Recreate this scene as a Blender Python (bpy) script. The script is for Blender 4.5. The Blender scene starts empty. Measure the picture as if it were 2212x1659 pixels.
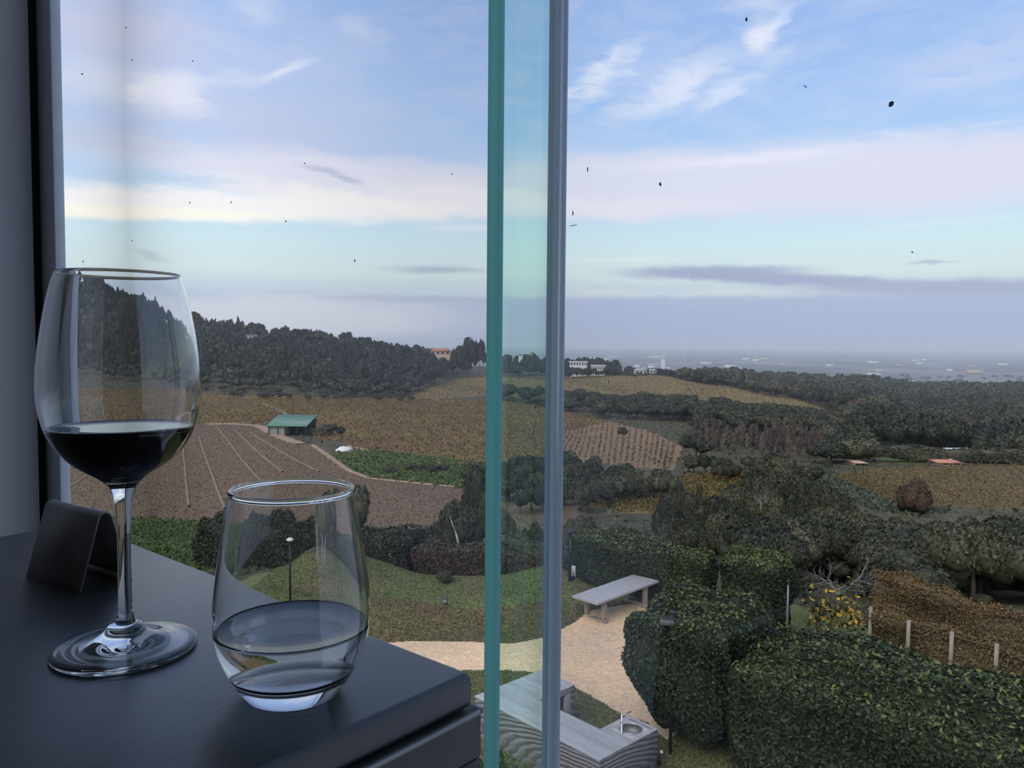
import bpy, bmesh, math, random
import numpy as np
from mathutils import Vector, Matrix

sc = bpy.context.scene
C = sc.collection
rng = np.random.default_rng(11)
random.seed(5)

# ---------------------------------------------------------------- camera
FPX, CX, CY, HY, ROLL = 1700.0, 1106.0, 829.5, 740.0, 0.0084
ZC = 0.933                       # eye height above the room floor
pit = math.atan((CY - HY) / FPX)
fw = np.array([0, math.cos(pit), -math.sin(pit)])
r0 = np.array([1.0, 0, 0]); u0 = np.cross(r0, fw)
rt = math.cos(ROLL) * r0 + math.sin(ROLL) * u0
up = -math.sin(ROLL) * r0 + math.cos(ROLL) * u0
cam_d = bpy.data.cameras.new('camera'); cam = bpy.data.objects.new('camera', cam_d); C.objects.link(cam)
cam_d.sensor_fit = 'HORIZONTAL'; cam_d.sensor_width = 36.0; cam_d.lens = 36.0 * FPX / 2212.0
cam_d.clip_start = 0.01; cam_d.clip_end = 60000
M = Matrix((rt, up, -fw)).transposed().to_4x4(); M.translation = (0, 0, ZC)
cam.matrix_world = M
sc.camera = cam
EYE = np.array([0, 0, ZC])

def ray(px, py):
    return fw + (px - CX) / FPX * rt - (py - CY) / FPX * up
def at(px, py, Y):               # point on a sight line at ground distance Y
    d = ray(px, py); return EYE + d * (Y / d[1])
def onz(px, py, z):              # point on a sight line at height z
    d = ray(px, py); return EYE + d * ((z - ZC) / d[2])
def to_img(P):
    P = np.asarray(P, float) - EYE
    d = P @ fw; return CX + FPX * (P @ rt) / d, CY - FPX * (P @ up) / d

sc.view_settings.view_transform = 'Standard'
sc.view_settings.look = 'None'
sc.view_settings.exposure = 0.0
sc.view_settings.gamma = 1.0
sc.view_settings.use_curve_mapping = False
cy = sc.cycles
cy.max_bounces = 11; cy.diffuse_bounces = 3; cy.glossy_bounces = 4
cy.transmission_bounces = 11; cy.transparent_max_bounces = 20; cy.volume_bounces = 1
cy.use_adaptive_sampling = True; cy.adaptive_threshold = 0.04
cy.use_denoising = True

def lin(r, g, b):
    f = lambda c: c / 12.92 if c <= 0.04045 else ((c + 0.055) / 1.055) ** 2.4
    return (f(r / 255), f(g / 255), f(b / 255), 1.0)

# ---------------------------------------------------------------- world sky
W = bpy.data.worlds.new('sky'); sc.world = W; W.use_nodes = True
nt = W.node_tree; nt.nodes.clear()
def nd(t, **k):
    n = nt.nodes.new(t)
    for a, b in k.items(): setattr(n, a, b)
    return n
def mth(op, a, b=None, c=None, clamp=False):
    n = nd('ShaderNodeMath', operation=op, use_clamp=clamp)
    for i, v in enumerate((a, b, c)):
        if v is None: continue
        if isinstance(v, (int, float)): n.inputs[i].default_value = v
        else: nt.links.new(v, n.inputs[i])
    return n.outputs[0]
def mixc(fac, a, b):
    n = nd('ShaderNodeMix', data_type='RGBA')
    for s, v in ((n.inputs[0], fac), (n.inputs[6], a), (n.inputs[7], b)):
        if isinstance(v, (int, float)): s.default_value = v
        elif isinstance(v, tuple): s.default_value = v
        else: nt.links.new(v, s)
    return n.outputs[2]
tc = nd('ShaderNodeTexCoord'); sep = nd('ShaderNodeSeparateXYZ'); nt.links.new(tc.outputs['Generated'], sep.inputs[0])
az = mth('ARCTAN2', sep.outputs[0], sep.outputs[1]); el = mth('ARCSINE', sep.outputs[2])
cmb = nd('ShaderNodeCombineXYZ'); nt.links.new(az, cmb.inputs[0]); nt.links.new(el, cmb.inputs[1])
def noise(vec, sx, sy, detail=5, rough=0.55, off=(0, 0), dist=0.0, rot=0.0):
    mp = nd('ShaderNodeMapping'); mp.inputs['Scale'].default_value = (sx, sy, 1); mp.inputs['Location'].default_value = (off[0], off[1], 0)
    mp.inputs['Rotation'].default_value = (0, 0, rot)
    nt.links.new(vec, mp.inputs[0])
    n = nd('ShaderNodeTexNoise'); n.inputs['Scale'].default_value = 1; n.inputs['Detail'].default_value = detail
    n.inputs['Roughness'].default_value = rough; n.inputs['Distortion'].default_value = dist
    nt.links.new(mp.outputs[0], n.inputs['Vector']); return n
def azel(px, py):
    d = ray(px, py); d = d / np.linalg.norm(d)
    return math.atan2(d[0], d[1]), math.asin(d[2])
def wsub(n, k):      # noise colour -> centred vector offset
    a = nd('ShaderNodeVectorMath', operation='SUBTRACT'); nt.links.new(n.outputs['Color'], a.inputs[0]); a.inputs[1].default_value = (.5, .5, .5)
    b = nd('ShaderNodeVectorMath', operation='MULTIPLY'); nt.links.new(a.outputs[0], b.inputs[0]); b.inputs[1].default_value = k
    return b.outputs[0]
base = cmb.outputs[0]
n1 = noise(base, 9, 26, 6, .6); n2 = noise(base, 30, 95, 5, .6, (3, 7))
a1 = nd('ShaderNodeVectorMath', operation='ADD'); nt.links.new(base, a1.inputs[0]); nt.links.new(wsub(n1, (.14, .035, 0)), a1.inputs[1])
a2 = nd('ShaderNodeVectorMath', operation='ADD'); nt.links.new(a1.outputs[0], a2.inputs[0]); nt.links.new(wsub(n2, (.03, .012, 0)), a2.inputs[1])
WV = a2.outputs[0]
a3 = nd('ShaderNodeVectorMath', operation='ADD'); nt.links.new(base, a3.inputs[0]); nt.links.new(wsub(n2, (.035, .010, 0)), a3.inputs[1])
WS = a3.outputs[0]
# clear-sky colour by elevation (radians)
ramp = nd('ShaderNodeValToRGB'); cr = ramp.color_ramp
mr = nd('ShaderNodeMapRange'); mr.inputs['From Min'].default_value = -0.05; mr.inputs['From Max'].default_value = 0.85
nt.links.new(el, mr.inputs['Value']); nt.links.new(mr.outputs[0], ramp.inputs[0])
stops = [(-.05, (150, 160, 188)), (0.0, (166, 177, 208)), (.03, (170, 184, 214)), (.055, (186, 202, 222)), (.085, (212, 228, 230)), (.12, (208, 232, 240)),
         (.16, (196, 224, 245)), (.22, (176, 208, 246)), (.28, (164, 198, 244)), (.36, (156, 188, 238)), (.45, (148, 180, 232)), (.85, (132, 164, 222))]
while len(cr.elements) > 1: cr.elements.remove(cr.elements[0])
for i, (e, c) in enumerate(stops):
    x = (e + .05) / .9
    s = cr.elements[0] if i == 0 else cr.elements.new(x)
    s.position = x; s.color = lin(*c)
col = ramp.outputs[0]
def blob(px, py, rx, ry, rot, c, op, soft=.0, vec=None, tex=None):
    global col
    a, e = azel(px, py)
    mp = nd('ShaderNodeMapping', vector_type='TEXTURE')
    mp.inputs['Location'].default_value = (a, e, 0); mp.inputs['Rotation'].default_value = (0, 0, math.radians(rot))
    mp.inputs['Scale'].default_value = (rx / FPX, ry / FPX, 1)
    nt.links.new(vec or WV, mp.inputs[0])
    ln = nd('ShaderNodeVectorMath', operation='LENGTH'); nt.links.new(mp.outputs[0], ln.inputs[0])
    m = nd('ShaderNodeMapRange', interpolation_type='SMOOTHSTEP'); m.inputs['From Min'].default_value = 1.0; m.inputs['From Max'].default_value = soft
    m.inputs['To Max'].default_value = op
    nt.links.new(ln.outputs['Value'], m.inputs['Value'])
    f = m.outputs[0]
    if tex is not None: f = mth('MULTIPLY', f, tex)
    col = mixc(f, col, lin(*c))
def lift(n, lo, hi):
    m = nd('ShaderNodeMapRange', interpolation_type='SMOOTHSTEP'); m.inputs['From Min'].default_value = lo; m.inputs['From Max'].default_value = hi
    nt.links.new(n.outputs['Fac'], m.inputs['Value']); return m.outputs[0]
wisp = lift(noise(WV, 10, 34, 7, .62, (1.3, 4.2), .6, math.radians(-8)), .38, .66)
fine = lift(noise(WV, 22, 60, 6, .6, (8.1, 2.2), .4, math.radians(14)), .24, .56)
soft_t = lift(noise(WV, 5, 22, 5, .55, (2.0, 9.5)), .30, .62)
# thin high veil everywhere above 12 degrees
veil = nd('ShaderNodeMapRange', interpolation_type='SMOOTHSTEP'); veil.inputs['From Min'].default_value = .16; veil.inputs['From Max'].default_value = .27
veil.inputs['To Max'].default_value = .26; nt.links.new(el, veil.inputs['Value'])
col = mixc(mth('MULTIPLY', veil.outputs[0], wisp), col, lin(214, 219, 242))
WH, PK, CREAM, GREY = (226, 232, 250), (226, 226, 242), (246, 244, 240), (166, 176, 204)
LAV = (196, 204, 232)
blob(420, 200, 800, 300, -4, (200, 210, 238), .55, .1)
blob(560, 300, 620, 130, -4, LAV, .75, .1, tex=soft_t)
blob(240, 60, 260, 90, 0, (206, 208, 232), .8, .1)
blob(270, 175, 230, 52, 2, (216, 222, 242), .85, .2)
blob(380, 205, 100, 70, 0, (230, 232, 248), .9, .1)
blob(190, 295, 260, 40, -4, (196, 206, 230), .8, .3)
blob(610, 155, 95, 13, 24, WH, .9, .0, WS)
blob(500, 170, 130, 26, 8, (206, 216, 242), .8, .0)
blob(780, 70, 80, 34, 8, (198, 210, 240), .8, .0)
blob(560, 20, 60, 40, 0, (210, 218, 244), .6, .0)
blob(300, 190, 40, 50, 60, (238, 240, 250), .7, .0)
# white band crossing the whole view
blob(760, 388, 620, 64, -2, PK, .95, .35)
blob(1500, 395, 900, 92, 1, (222, 224, 242), .95, .45)
blob(2100, 380, 500, 92, 3, (222, 222, 240), .9, .3)
blob(420, 440, 700, 42, 1, (248, 246, 248), .97, .35)
blob(260, 458, 480, 20, 2, (255, 252, 240), 1.0, .2, WS)
blob(800, 436, 460, 30, -4, (248, 244, 244), .9, .2)
blob(1050, 430, 420, 40, -4, (240, 238, 244), .9, .2)
blob(1600, 345, 380, 18, 2, (234, 236, 250), .7, .0, WS)
blob(1330, 450, 350, 36, 2, (232, 230, 244), .8, .1)
blob(1000, 492, 130, 12, 0, (236, 240, 248), .7, .0, WS)
blob(300, 385, 300, 12, 3, (196, 214, 240), .7, .0, WS)
# right-hand wisps
blob(1455, 185, 260, 92, -10, (188, 208, 244), .85, .1, tex=fine)
blob(1300, 165, 150, 38, 38, (218, 229, 251), 1.0, .1, tex=fine)
blob(1450, 190, 210, 52, 22, (220, 229, 251), 1.0, .1, tex=fine)
blob(1560, 205, 110, 28, 24, (214, 226, 251), .9, .0)
blob(1642, 82, 46, 44, 62, (234, 236, 250), .95, .0, WS)
blob(1668, 58, 66, 20, 40, (222, 230, 250), .8, .0, WS)
blob(1660, 5, 90, 30, 10, (204, 216, 244), .8, .0)
blob(1660, 125, 60, 26, 10, (202, 216, 246), .7, .0)
blob(2110, 120, 220, 78, 8, (194, 208, 240), .75, .0, tex=fine)
blob(2100, 170, 180, 26, 6, (200, 214, 244), .7, .0, tex=fine)
blob(1940, 290, 60, 12, -8, (216, 224, 246), .8, .0, WS)
blob(2140, 265, 70, 8, 0, (204, 218, 246), .8, .0, WS)
blob(1350, 560, 230, 9, 0, (226, 236, 240), .7, .0, WS)
blob(2050, 480, 260, 9, 2, (216, 232, 246), .7, .0, WS)
# grey puffs and the low bank of cloud
blob(700, 368, 80, 10, -8, (190, 196, 222), .8, .0, WS)
blob(745, 385, 60, 8, -16, (186, 192, 220), .8, .0, WS)
blob(1500, 640, 900, 22, 0, (214, 224, 228), .55, .2)
blob(325, 553, 60, 12, -14, (184, 202, 212), .7, .0, WS)
blob(945, 583, 160, 14, 0, (172, 190, 206), .95, .0, WS)
blob(620, 632, 110, 9, 0, (186, 196, 212), .9, .0, WS)
blob(560, 645, 260, 9, 0, (192, 200, 216), .8, .0, WS)
blob(880, 646, 260, 12, 0, (180, 190, 212), .95, .2, WS)
blob(1540, 588, 270, 20, 0, GREY, .95, .3, WS)
blob(1700, 604, 330, 17, -3, GREY, .95, .3, WS)
blob(2060, 622, 420, 24, -1, (170, 180, 206), .95, .3, WS)
blob(2010, 567, 60, 6, 0, (176, 188, 210), .8, .0, WS)
blob(560, 690, 720, 70, 0, (214, 216, 226), .85, .35)
blob(880, 646, 240, 10, 0, (184, 192, 212), .8, .2, WS)
bank = nd('ShaderNodeSeparateXYZ'); nt.links.new(WS, bank.inputs[0])
bm_ = nd('ShaderNodeMapRange', interpolation_type='SMOOTHSTEP'); bm_.inputs['From Min'].default_value = .063; bm_.inputs['From Max'].default_value = .053
bm_.inputs['To Max'].default_value = .85; nt.links.new(bank.outputs[1], bm_.inputs['Value'])
side = nd('ShaderNodeMapRange', interpolation_type='SMOOTHSTEP'); side.inputs['From Min'].default_value = -.16; side.inputs['From Max'].default_value = .05
side.inputs['To Min'].default_value = .05; nt.links.new(az, side.inputs['Value'])
col = mixc(mth('MULTIPLY', bm_.outputs[0], side.outputs[0]), col, lin(172, 184, 213))
bg = nd('ShaderNodeBackground'); nt.links.new(col, bg.inputs[0]); bg.inputs[1].default_value = 1.07
wo = nd('ShaderNodeOutputWorld'); nt.links.new(bg.outputs[0], wo.inputs[0])
W.cycles.sampling_method = 'MANUAL'; W.cycles.sample_map_resolution = 512

# low veiled late-afternoon sun, very soft
sd = bpy.data.lights.new('sun', 'SUN'); sd.energy = 3.0; sd.angle = math.radians(60); sd.color = (1.0, .90, .76)
so = bpy.data.objects.new('sun', sd); C.objects.link(so)
so.rotation_euler = (math.radians(34), math.radians(-24), 0)

# ---------------------------------------------------------------- helpers
MATS = {}
def mat(name, color, rough=.6, spec=.4, metal=0.0, var=None, scale=4.0, bump=0.0, bscale=None, obj_var=0.0, isl_var=0.0, detail=4, trans=0.0,
        stretch=None, coat=0.0, ramp_pos=(.35, .65), coords='Object', rot=0.0, fine=None):
    """Principled material; colour mixes from color to var over noise, per object and per leaf."""
    m = bpy.data.materials.new(name); m.use_nodes = True; MATS[name] = m
    t = m.node_tree; b = t.nodes['Principled BSDF']
    b.inputs['Roughness'].default_value = rough; b.inputs['Specular IOR Level'].default_value = spec
    b.inputs['Metallic'].default_value = metal; b.inputs['Coat Weight'].default_value = coat
    c = (*color, 1) if len(color) == 3 else color
    b.inputs['Base Color'].default_value = c
    out = None
    L = t.links.new
    if var is not None or bump:
        tcn = t.nodes.new('ShaderNodeTexCoord'); mp = t.nodes.new('ShaderNodeMapping'); L(tcn.outputs[coords], mp.inputs[0])
        mp.inputs['Scale'].default_value = stretch or (1, 1, 1); mp.inputs['Rotation'].default_value = (0, 0, rot)
        nz = t.nodes.new('ShaderNodeTexNoise'); nz.inputs['Scale'].default_value = scale; nz.inputs['Detail'].default_value = detail
        nz.inputs['Roughness'].default_value = .6
        L(mp.outputs[0], nz.inputs['Vector'])
    if var is not None:
        r = t.nodes.new('ShaderNodeMapRange'); r.inputs['From Min'].default_value = ramp_pos[0]; r.inputs['From Max'].default_value = ramp_pos[1]
        L(nz.outputs['Fac'], r.inputs['Value'])
        mx = t.nodes.new('ShaderNodeMix'); mx.data_type = 'RGBA'
        L(r.outputs[0], mx.inputs[0]); mx.inputs[6].default_value = c; mx.inputs[7].default_value = (*var, 1)
        out = mx.outputs[2]
    def hsv(out, src, amt):
        h = t.nodes.new('ShaderNodeHueSaturation')
        if out is None: h.inputs['Color'].default_value = c
        else: L(out, h.inputs['Color'])
        r = t.nodes.new('ShaderNodeMapRange'); r.inputs['To Min'].default_value = 1 - amt; r.inputs['To Max'].default_value = 1 + amt
        L(src, r.inputs['Value']); L(r.outputs[0], h.inputs['Value'])
        r2 = t.nodes.new('ShaderNodeMapRange'); r2.inputs['To Min'].default_value = .5 + amt * .05; r2.inputs['To Max'].default_value = .5 - amt * .07
        L(src, r2.inputs['Value']); L(r2.outputs[0], h.inputs['Hue'])
        return h.outputs[0]
    if fine:
        nf = t.nodes.new('ShaderNodeTexNoise'); nf.inputs['Scale'].default_value = fine[0]; nf.inputs['Detail'].default_value = 3; nf.inputs['Roughness'].default_value = .7
        tf = t.nodes.new('ShaderNodeTexCoord'); L(tf.outputs['Object'], nf.inputs['Vector'])
        rf_ = t.nodes.new('ShaderNodeMapRange'); rf_.inputs['From Min'].default_value = .3; rf_.inputs['From Max'].default_value = .7; L(nf.outputs['Fac'], rf_.inputs['Value'])
        out = hsv(out, rf_.outputs[0], fine[1])
    if obj_var:
        oi = t.nodes.new('ShaderNodeObjectInfo'); out = hsv(out, oi.outputs['Random'], obj_var)
    if isl_var:
        ge = t.nodes.new('ShaderNodeNewGeometry'); out = hsv(out, ge.outputs['Random Per Island'], isl_var)
    if out is not None: L(out, b.inputs['Base Color'])
    if bump:
        nb = nz
        if bscale:
            nb = t.nodes.new('ShaderNodeTexNoise'); nb.inputs['Scale'].default_value = bscale; nb.inputs['Detail'].default_value = 4; L(mp.outputs[0], nb.inputs['Vector'])
        bp = t.nodes.new('ShaderNodeBump'); bp.inputs['Strength'].default_value = bump; bp.inputs['Distance'].default_value = .05
        L(nb.outputs['Fac'], bp.inputs['Height']); L(bp.outputs[0], b.inputs['Normal'])
    if trans:
        tr = t.nodes.new('ShaderNodeBsdfTranslucent'); ms = t.nodes.new('ShaderNodeMixShader'); ms.inputs[0].default_value = trans
        if out is not None: L(out, tr.inputs[0])
        else: tr.inputs[0].default_value = c
        o = t.nodes['Material Output']; L(b.outputs[0], ms.inputs[1]); L(tr.outputs[0], ms.inputs[2]); L(ms.outputs[0], o.inputs[0])
    return m

def pane_mat(name, tint, ior=1.5, gain=.32):
    m = bpy.data.materials.new(name); m.use_nodes = True; t = m.node_tree; t.nodes.clear(); L = t.links.new
    o = t.nodes.new('ShaderNodeOutputMaterial'); tr = t.nodes.new('ShaderNodeBsdfTransparent'); tr.inputs[0].default_value = (*tint, 1)
    gl = t.nodes.new('ShaderNodeBsdfGlossy'); gl.inputs['Roughness'].default_value = 0.0
    lw = t.nodes.new('ShaderNodeLayerWeight'); lw.inputs[0].default_value = .5      # facing = 1 - |cos|, the same from both sides
    pw = t.nodes.new('ShaderNodeMath'); pw.operation = 'POWER'; pw.inputs[1].default_value = 5; L(lw.outputs['Facing'], pw.inputs[0])
    mu = t.nodes.new('ShaderNodeMath'); mu.operation = 'MULTIPLY_ADD'; mu.inputs[1].default_value = .96 * gain; mu.inputs[2].default_value = .04 * gain; L(pw.outputs[0], mu.inputs[0])
    ms = t.nodes.new('ShaderNodeMixShader'); L(mu.outputs[0], ms.inputs[0]); L(tr.outputs[0], ms.inputs[1]); L(gl.outputs[0], ms.inputs[2]); L(ms.outputs[0], o.inputs[0])
    return m
def glass_mat(name, color=(1, 1, 1), ior=1.5, rough=0.0):
    m = bpy.data.materials.new(name); m.use_nodes = True; t = m.node_tree; t.nodes.clear()
    o = t.nodes.new('ShaderNodeOutputMaterial'); g = t.nodes.new('ShaderNodeBsdfGlass'); g.inputs['Color'].default_value = (*color, 1)
    g.inputs['IOR'].default_value = ior; g.inputs['Roughness'].default_value = rough; t.links.new(g.outputs[0], o.inputs[0]); return m

def mesh_np(name, v, f, m=None, smooth=False, idx=None):
    """mesh from numpy arrays; f is a list of (n,k) index arrays."""
    me = bpy.data.meshes.new(name)
    if not isinstance(f, list): f = [f]
    f = [np.asarray(q, np.int32) for q in f if len(q)]
    v = np.asarray(v, np.float32)
    me.vertices.add(len(v)); me.vertices.foreach_set('co', v.ravel())
    loops = np.concatenate([q.ravel() for q in f]); cnt = np.concatenate([np.full(len(q), q.shape[1], np.int32) for q in f])
    me.loops.add(len(loops)); me.loops.foreach_set('vertex_index', loops)
    me.polygons.add(len(cnt)); st = np.zeros(len(cnt), np.int32); st[1:] = np.cumsum(cnt)[:-1]
    me.polygons.foreach_set('loop_start', st)
    if smooth: me.polygons.foreach_set('use_smooth', np.ones(len(cnt), bool))
    if m is not None:
        for q in (m if isinstance(m, (list, tuple)) else [m]): me.materials.append(q)
    if idx is not None: me.polygons.foreach_set('material_index', np.asarray(idx, np.int32))
    me.update(calc_edges=True); me.validate()
    return me
def link(name, me, parent=None, loc=None):
    o = bpy.data.objects.new(name, me); C.objects.link(o)
    if parent is not None: o.parent = parent
    if loc is not None: o.location = loc
    return o
def tag(o, label=None, cat=None, group=None, kind=None):
    if label: o['label'] = label
    if cat: o['category'] = cat
    if group: o['group'] = group
    if kind: o['kind'] = kind
    return o
def thing(name, loc, label, cat, group=None, rz=0.0):
    o = bpy.data.objects.new(name, None); C.objects.link(o); o.location = loc; o.rotation_euler = (0, 0, rz); o.empty_display_size = .1
    return tag(o, label, cat, group)
class MB:
    """collects simple solids into one mesh"""
    def __init__(s): s.v = []; s.f3 = []; s.f4 = []; s.n = 0
    def add(s, v, f):
        v = np.asarray(v, float); s.v.append(v)
        for q in f: (s.f4 if len(q) == 4 else s.f3).append([i + s.n for i in q])
        s.n += len(v); return s
    def box(s, a, b):
        (x0, y0, z0), (x1, y1, z1) = a, b
        return s.hexa([(x0, y0), (x1, y0), (x1, y1), (x0, y1)], z0, z1)
    def hexa(s, q, z0, z1):      # four plan corners, counter-clockwise
        v = [(*p, z0) for p in q] + [(*p, z1) for p in q]
        return s.add(v, [(3, 2, 1, 0), (4, 5, 6, 7), (0, 1, 5, 4), (1, 2, 6, 5), (2, 3, 7, 6), (3, 0, 4, 7)])
    def tube(s, pts, r, n=8, cap=True):
        pts = [np.asarray(p, float) for p in pts]; r = [r] * len(pts) if np.isscalar(r) else r
        rings = []
        for i, p in enumerate(pts):
            d = pts[min(i + 1, len(pts) - 1)] - pts[max(i - 1, 0)]; d /= np.linalg.norm(d) + 1e-12
            a = np.cross(d, (0, 0, 1) if abs(d[2]) < .9 else (1, 0, 0)); a /= np.linalg.norm(a); b = np.cross(d, a)
            th = np.linspace(0, 2 * np.pi, n, endpoint=False)
            rings.append(p + r[i] * (np.cos(th)[:, None] * a + np.sin(th)[:, None] * b))
        v = np.concatenate(rings); f = []
        for i in range(len(pts) - 1):
            for j in range(n):
                k = (j + 1) % n; f.append((i * n + j, (i + 1) * n + j, (i + 1) * n + k, i * n + k))
        if cap:
            c0 = len(v); v = np.vstack([v, pts[0], pts[-1]])
            for j in range(n):
                k = (j + 1) % n; f.append((c0, j, k)); e = (len(pts) - 1) * n; f.append((c0 + 1, e + k, e + j))
        return s.add(v, f)
    def lathe(s, prof, n=48, c=(0, 0)):
        th = np.linspace(0, 2 * np.pi, n, endpoint=False); prof = np.asarray(prof, float)
        v = np.stack([c[0] + prof[:, 0, None] * np.cos(th), c[1] + prof[:, 0, None] * np.sin(th), np.repeat(prof[:, 1, None], n, 1)], -1).reshape(-1, 3)
        f = []
        for i in range(len(prof) - 1):
            for j in range(n):
                k = (j + 1) % n; f.append((i * n + j, i * n + k, (i + 1) * n + k, (i + 1) * n + j))
        return s.add(v, f)
    def build(s, name, m, parent=None, smooth=False, loc=None):
        me = mesh_np(name, np.concatenate(s.v), [np.array(s.f3).reshape(-1, 3), np.array(s.f4).reshape(-1, 4)], m, smooth)
        return link(name, me, parent, loc)
def bevel(o, w, seg=2):
    b = o.modifiers.new('bevel', 'BEVEL'); b.width = w; b.segments = seg; b.limit_method = 'ANGLE'; b.angle_limit = math.radians(35); return o
def weld_smooth(o, angle=40):
    me = o.data; bm = bmesh.new(); bm.from_mesh(me); bmesh.ops.remove_doubles(bm, verts=bm.verts, dist=1e-6)
    bmesh.ops.recalc_face_normals(bm, faces=bm.faces); bm.to_mesh(me); bm.free()
    return o

# ---------------------------------------------------------------- room frame: a runs along the window, b into the room
TZ = 0.75
CORN = onz(1024, 1453, TZ)
ang = math.radians(139.5)
DA = np.array([math.cos(ang), math.sin(ang)]); NO = np.array([DA[1], -DA[0]])     # NO points outdoors
WOFF = 0.12
def ab(a, b): return tuple(np.array(CORN[:2]) + a * DA - b * NO)
def win_a(px, off=WOFF):         # position along the window line seen at pixel column px
    d = ray(px, 829)[:2]; t = (np.array(CORN[:2]) @ NO + off) / (d @ NO); return float((d * t - CORN[:2]) @ DA)
def rect(a0, a1, b0, b1):        # counter-clockwise plan rectangle in (a,b)
    q = [ab(a0, b0), ab(a0, b1), ab(a1, b1), ab(a1, b0)]
    ar = sum(q[i][0] * q[(i + 1) % 4][1] - q[(i + 1) % 4][0] * q[i][1] for i in range(4))
    return q if ar > 0 else q[::-1]
A_J0, A_J1, A_DK = win_a(135), win_a(105), win_a(80)
A_END, B_END, CEIL = -3.6, 5.5, 2.85

m_wall = mat('grey_plaster', (.50, .48, .47), .75, .3, var=(.53, .51, .50), scale=6, bump=.05, bscale=60)
m_room = mat('warm_grey_paint', (.42, .40, .38), .8, .3, var=(.45, .43, .41), scale=3)
m_floor = mat('dark_floor_boards', (.05, .045, .04), .45, .4, var=(.07, .06, .05), scale=3, stretch=(1, 8, 1))
m_alu = mat('brushed_aluminium', (.50, .51, .54), .45, .5, .2, var=(.55, .56, .59), scale=30)
m_dark = mat('shadow_gap_black', (.012, .016, .024), .55, .3, var=(.016, .02, .03), scale=20)  # shade of the recess between wall and jamb, put in as a dark strip
m_pane = pane_mat('clear_window_glass', (.985, .99, .99))
m_fin = pane_mat('green_tinted_fin_glass', (.885, .985, .945), gain=.32)

MB().hexa(rect(A_END, A_J1 + .25, -WOFF - .02, B_END), -.16, 0).build('floor', m_floor)['kind'] = 'structure'
MB().hexa(rect(A_END, A_J1 + .25, -WOFF - .02, B_END), CEIL, CEIL + .16).build('ceiling', mat('white_ceiling_paint', (.6, .6, .59), .85, .2, var=(.56, .56, .55), scale=3))['kind'] = 'structure'
def b_of(px, a):
    """depth into the room (b) at which the plane of constant a is seen at pixel column px"""
    d = ray(px, 829)[:2]; base = np.array(CORN[:2]) + a * DA
    return float((base[0] * d[1] - base[1] * d[0]) / (NO[0] * d[1] - NO[1] * d[0]))
B_G = b_of(79, A_J1)
wl = MB().hexa(rect(A_J1, A_J1 + .25, B_G, B_END), 0, CEIL).build('wall_left', m_wall); tag(wl, 'plain dark grey wall at the left beside the window', kind='structure')
MB().hexa(rect(A_END - .15, A_J1 + .25, B_END, B_END + .15), 0, CEIL).build('wall_back', m_room)['kind'] = 'structure'
MB().hexa(rect(A_END - .15, A_END, -WOFF - .02, B_END), 0, CEIL).build('wall_right', m_room)['kind'] = 'structure'
# outer wall of the storey below, carrying the room
MB().hexa(rect(A_END, A_J1 + .25, -WOFF - .02, .35), -7.77, -.16).build('wall_facade', m_room)['kind'] = 'structure'
tag(MB().hexa(rect(A_J1 + .0005, A_J1 + .05, -WOFF - .008, B_G), 0, CEIL).build('trim_1', m_dark), 'dark strip painted as the shadow gap between grey wall and window jamb', kind='structure')
tag(bevel(MB().hexa(rect(A_J0, A_J1, -WOFF - .008, -WOFF + .006), 0, CEIL).build('trim_2', m_alu), .001), 'slim grey aluminium window jamb beside the wall', kind='structure')

# panes: left of the joint and right of it
A_F0, A_F1 = win_a(1190), win_a(1211)             # joint, far end is the smaller a
PT = .010
def pane(name, a0, a1, label):
    o = MB().hexa(rect(a0, a1, -WOFF - PT / 2, -WOFF + PT / 2), .01, CEIL).build(name, m_pane)
    return tag(o, label, kind='structure')
win1 = pane('window_1', A_F0 + .0005, A_J0 + .004, 'clear glass pane between the grey jamb and the glass fin')
A_P = -2.6
tag(MB().hexa(rect(A_END - .15, A_P, -WOFF - .02, -WOFF + .12), 0, CEIL).build('wall_front', m_room), 'solid wall where the glazing ends to the right', kind='structure')
win2 = pane('window_2', A_P, A_F1 - .0005, 'clear glass pane to the right of the glass fin')
# silicone joint and fin
m_sil = mat('grey_silicone', (.93, .95, .96), .5, .4, var=(.86, .89, .92), scale=14, stretch=(1, 1, .15), trans=.93)
m_sil_d = mat('dark_silicone', (.62, .64, .68), .35, .5, var=(.82, .84, .88), scale=9, stretch=(1, 1, .2), trans=.88)
jw = A_F0 - A_F1
fin = thing('glass_fin', (*ab(A_F1, -WOFF), 0), 'upright glass fin with teal polished edge standing at the window joint', 'glass fin')
def fpart(name, q, m, z0=.0, z1=CEIL):
    o = MB().hexa(q, z0, z1).build(name, m); o.parent = fin; o.matrix_parent_inverse = Matrix.Translation(fin.location).inverted(); return o
fpart('silicone_joint', rect(A_F1, A_F1 + jw * .42, -WOFF - .004, -WOFF + .006), m_sil)
fpart('silicone_joint', rect(A_F1 + jw * .42, A_F1 + jw * .80, -WOFF - .004, -WOFF + .005), m_sil_d)
fpart('silicone_joint', rect(A_F1 + jw * .80, A_F0, -WOFF - .004, -WOFF + .006), m_sil)
# fin inner edge: intersect sight columns 1079 (right arris) and 1051 (left arris)
a_r = (A_F0 + A_F1) / 2 - .004
b_in = b_of(1079.5, a_r)
d = ray(1050, 829)[:2]
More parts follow.
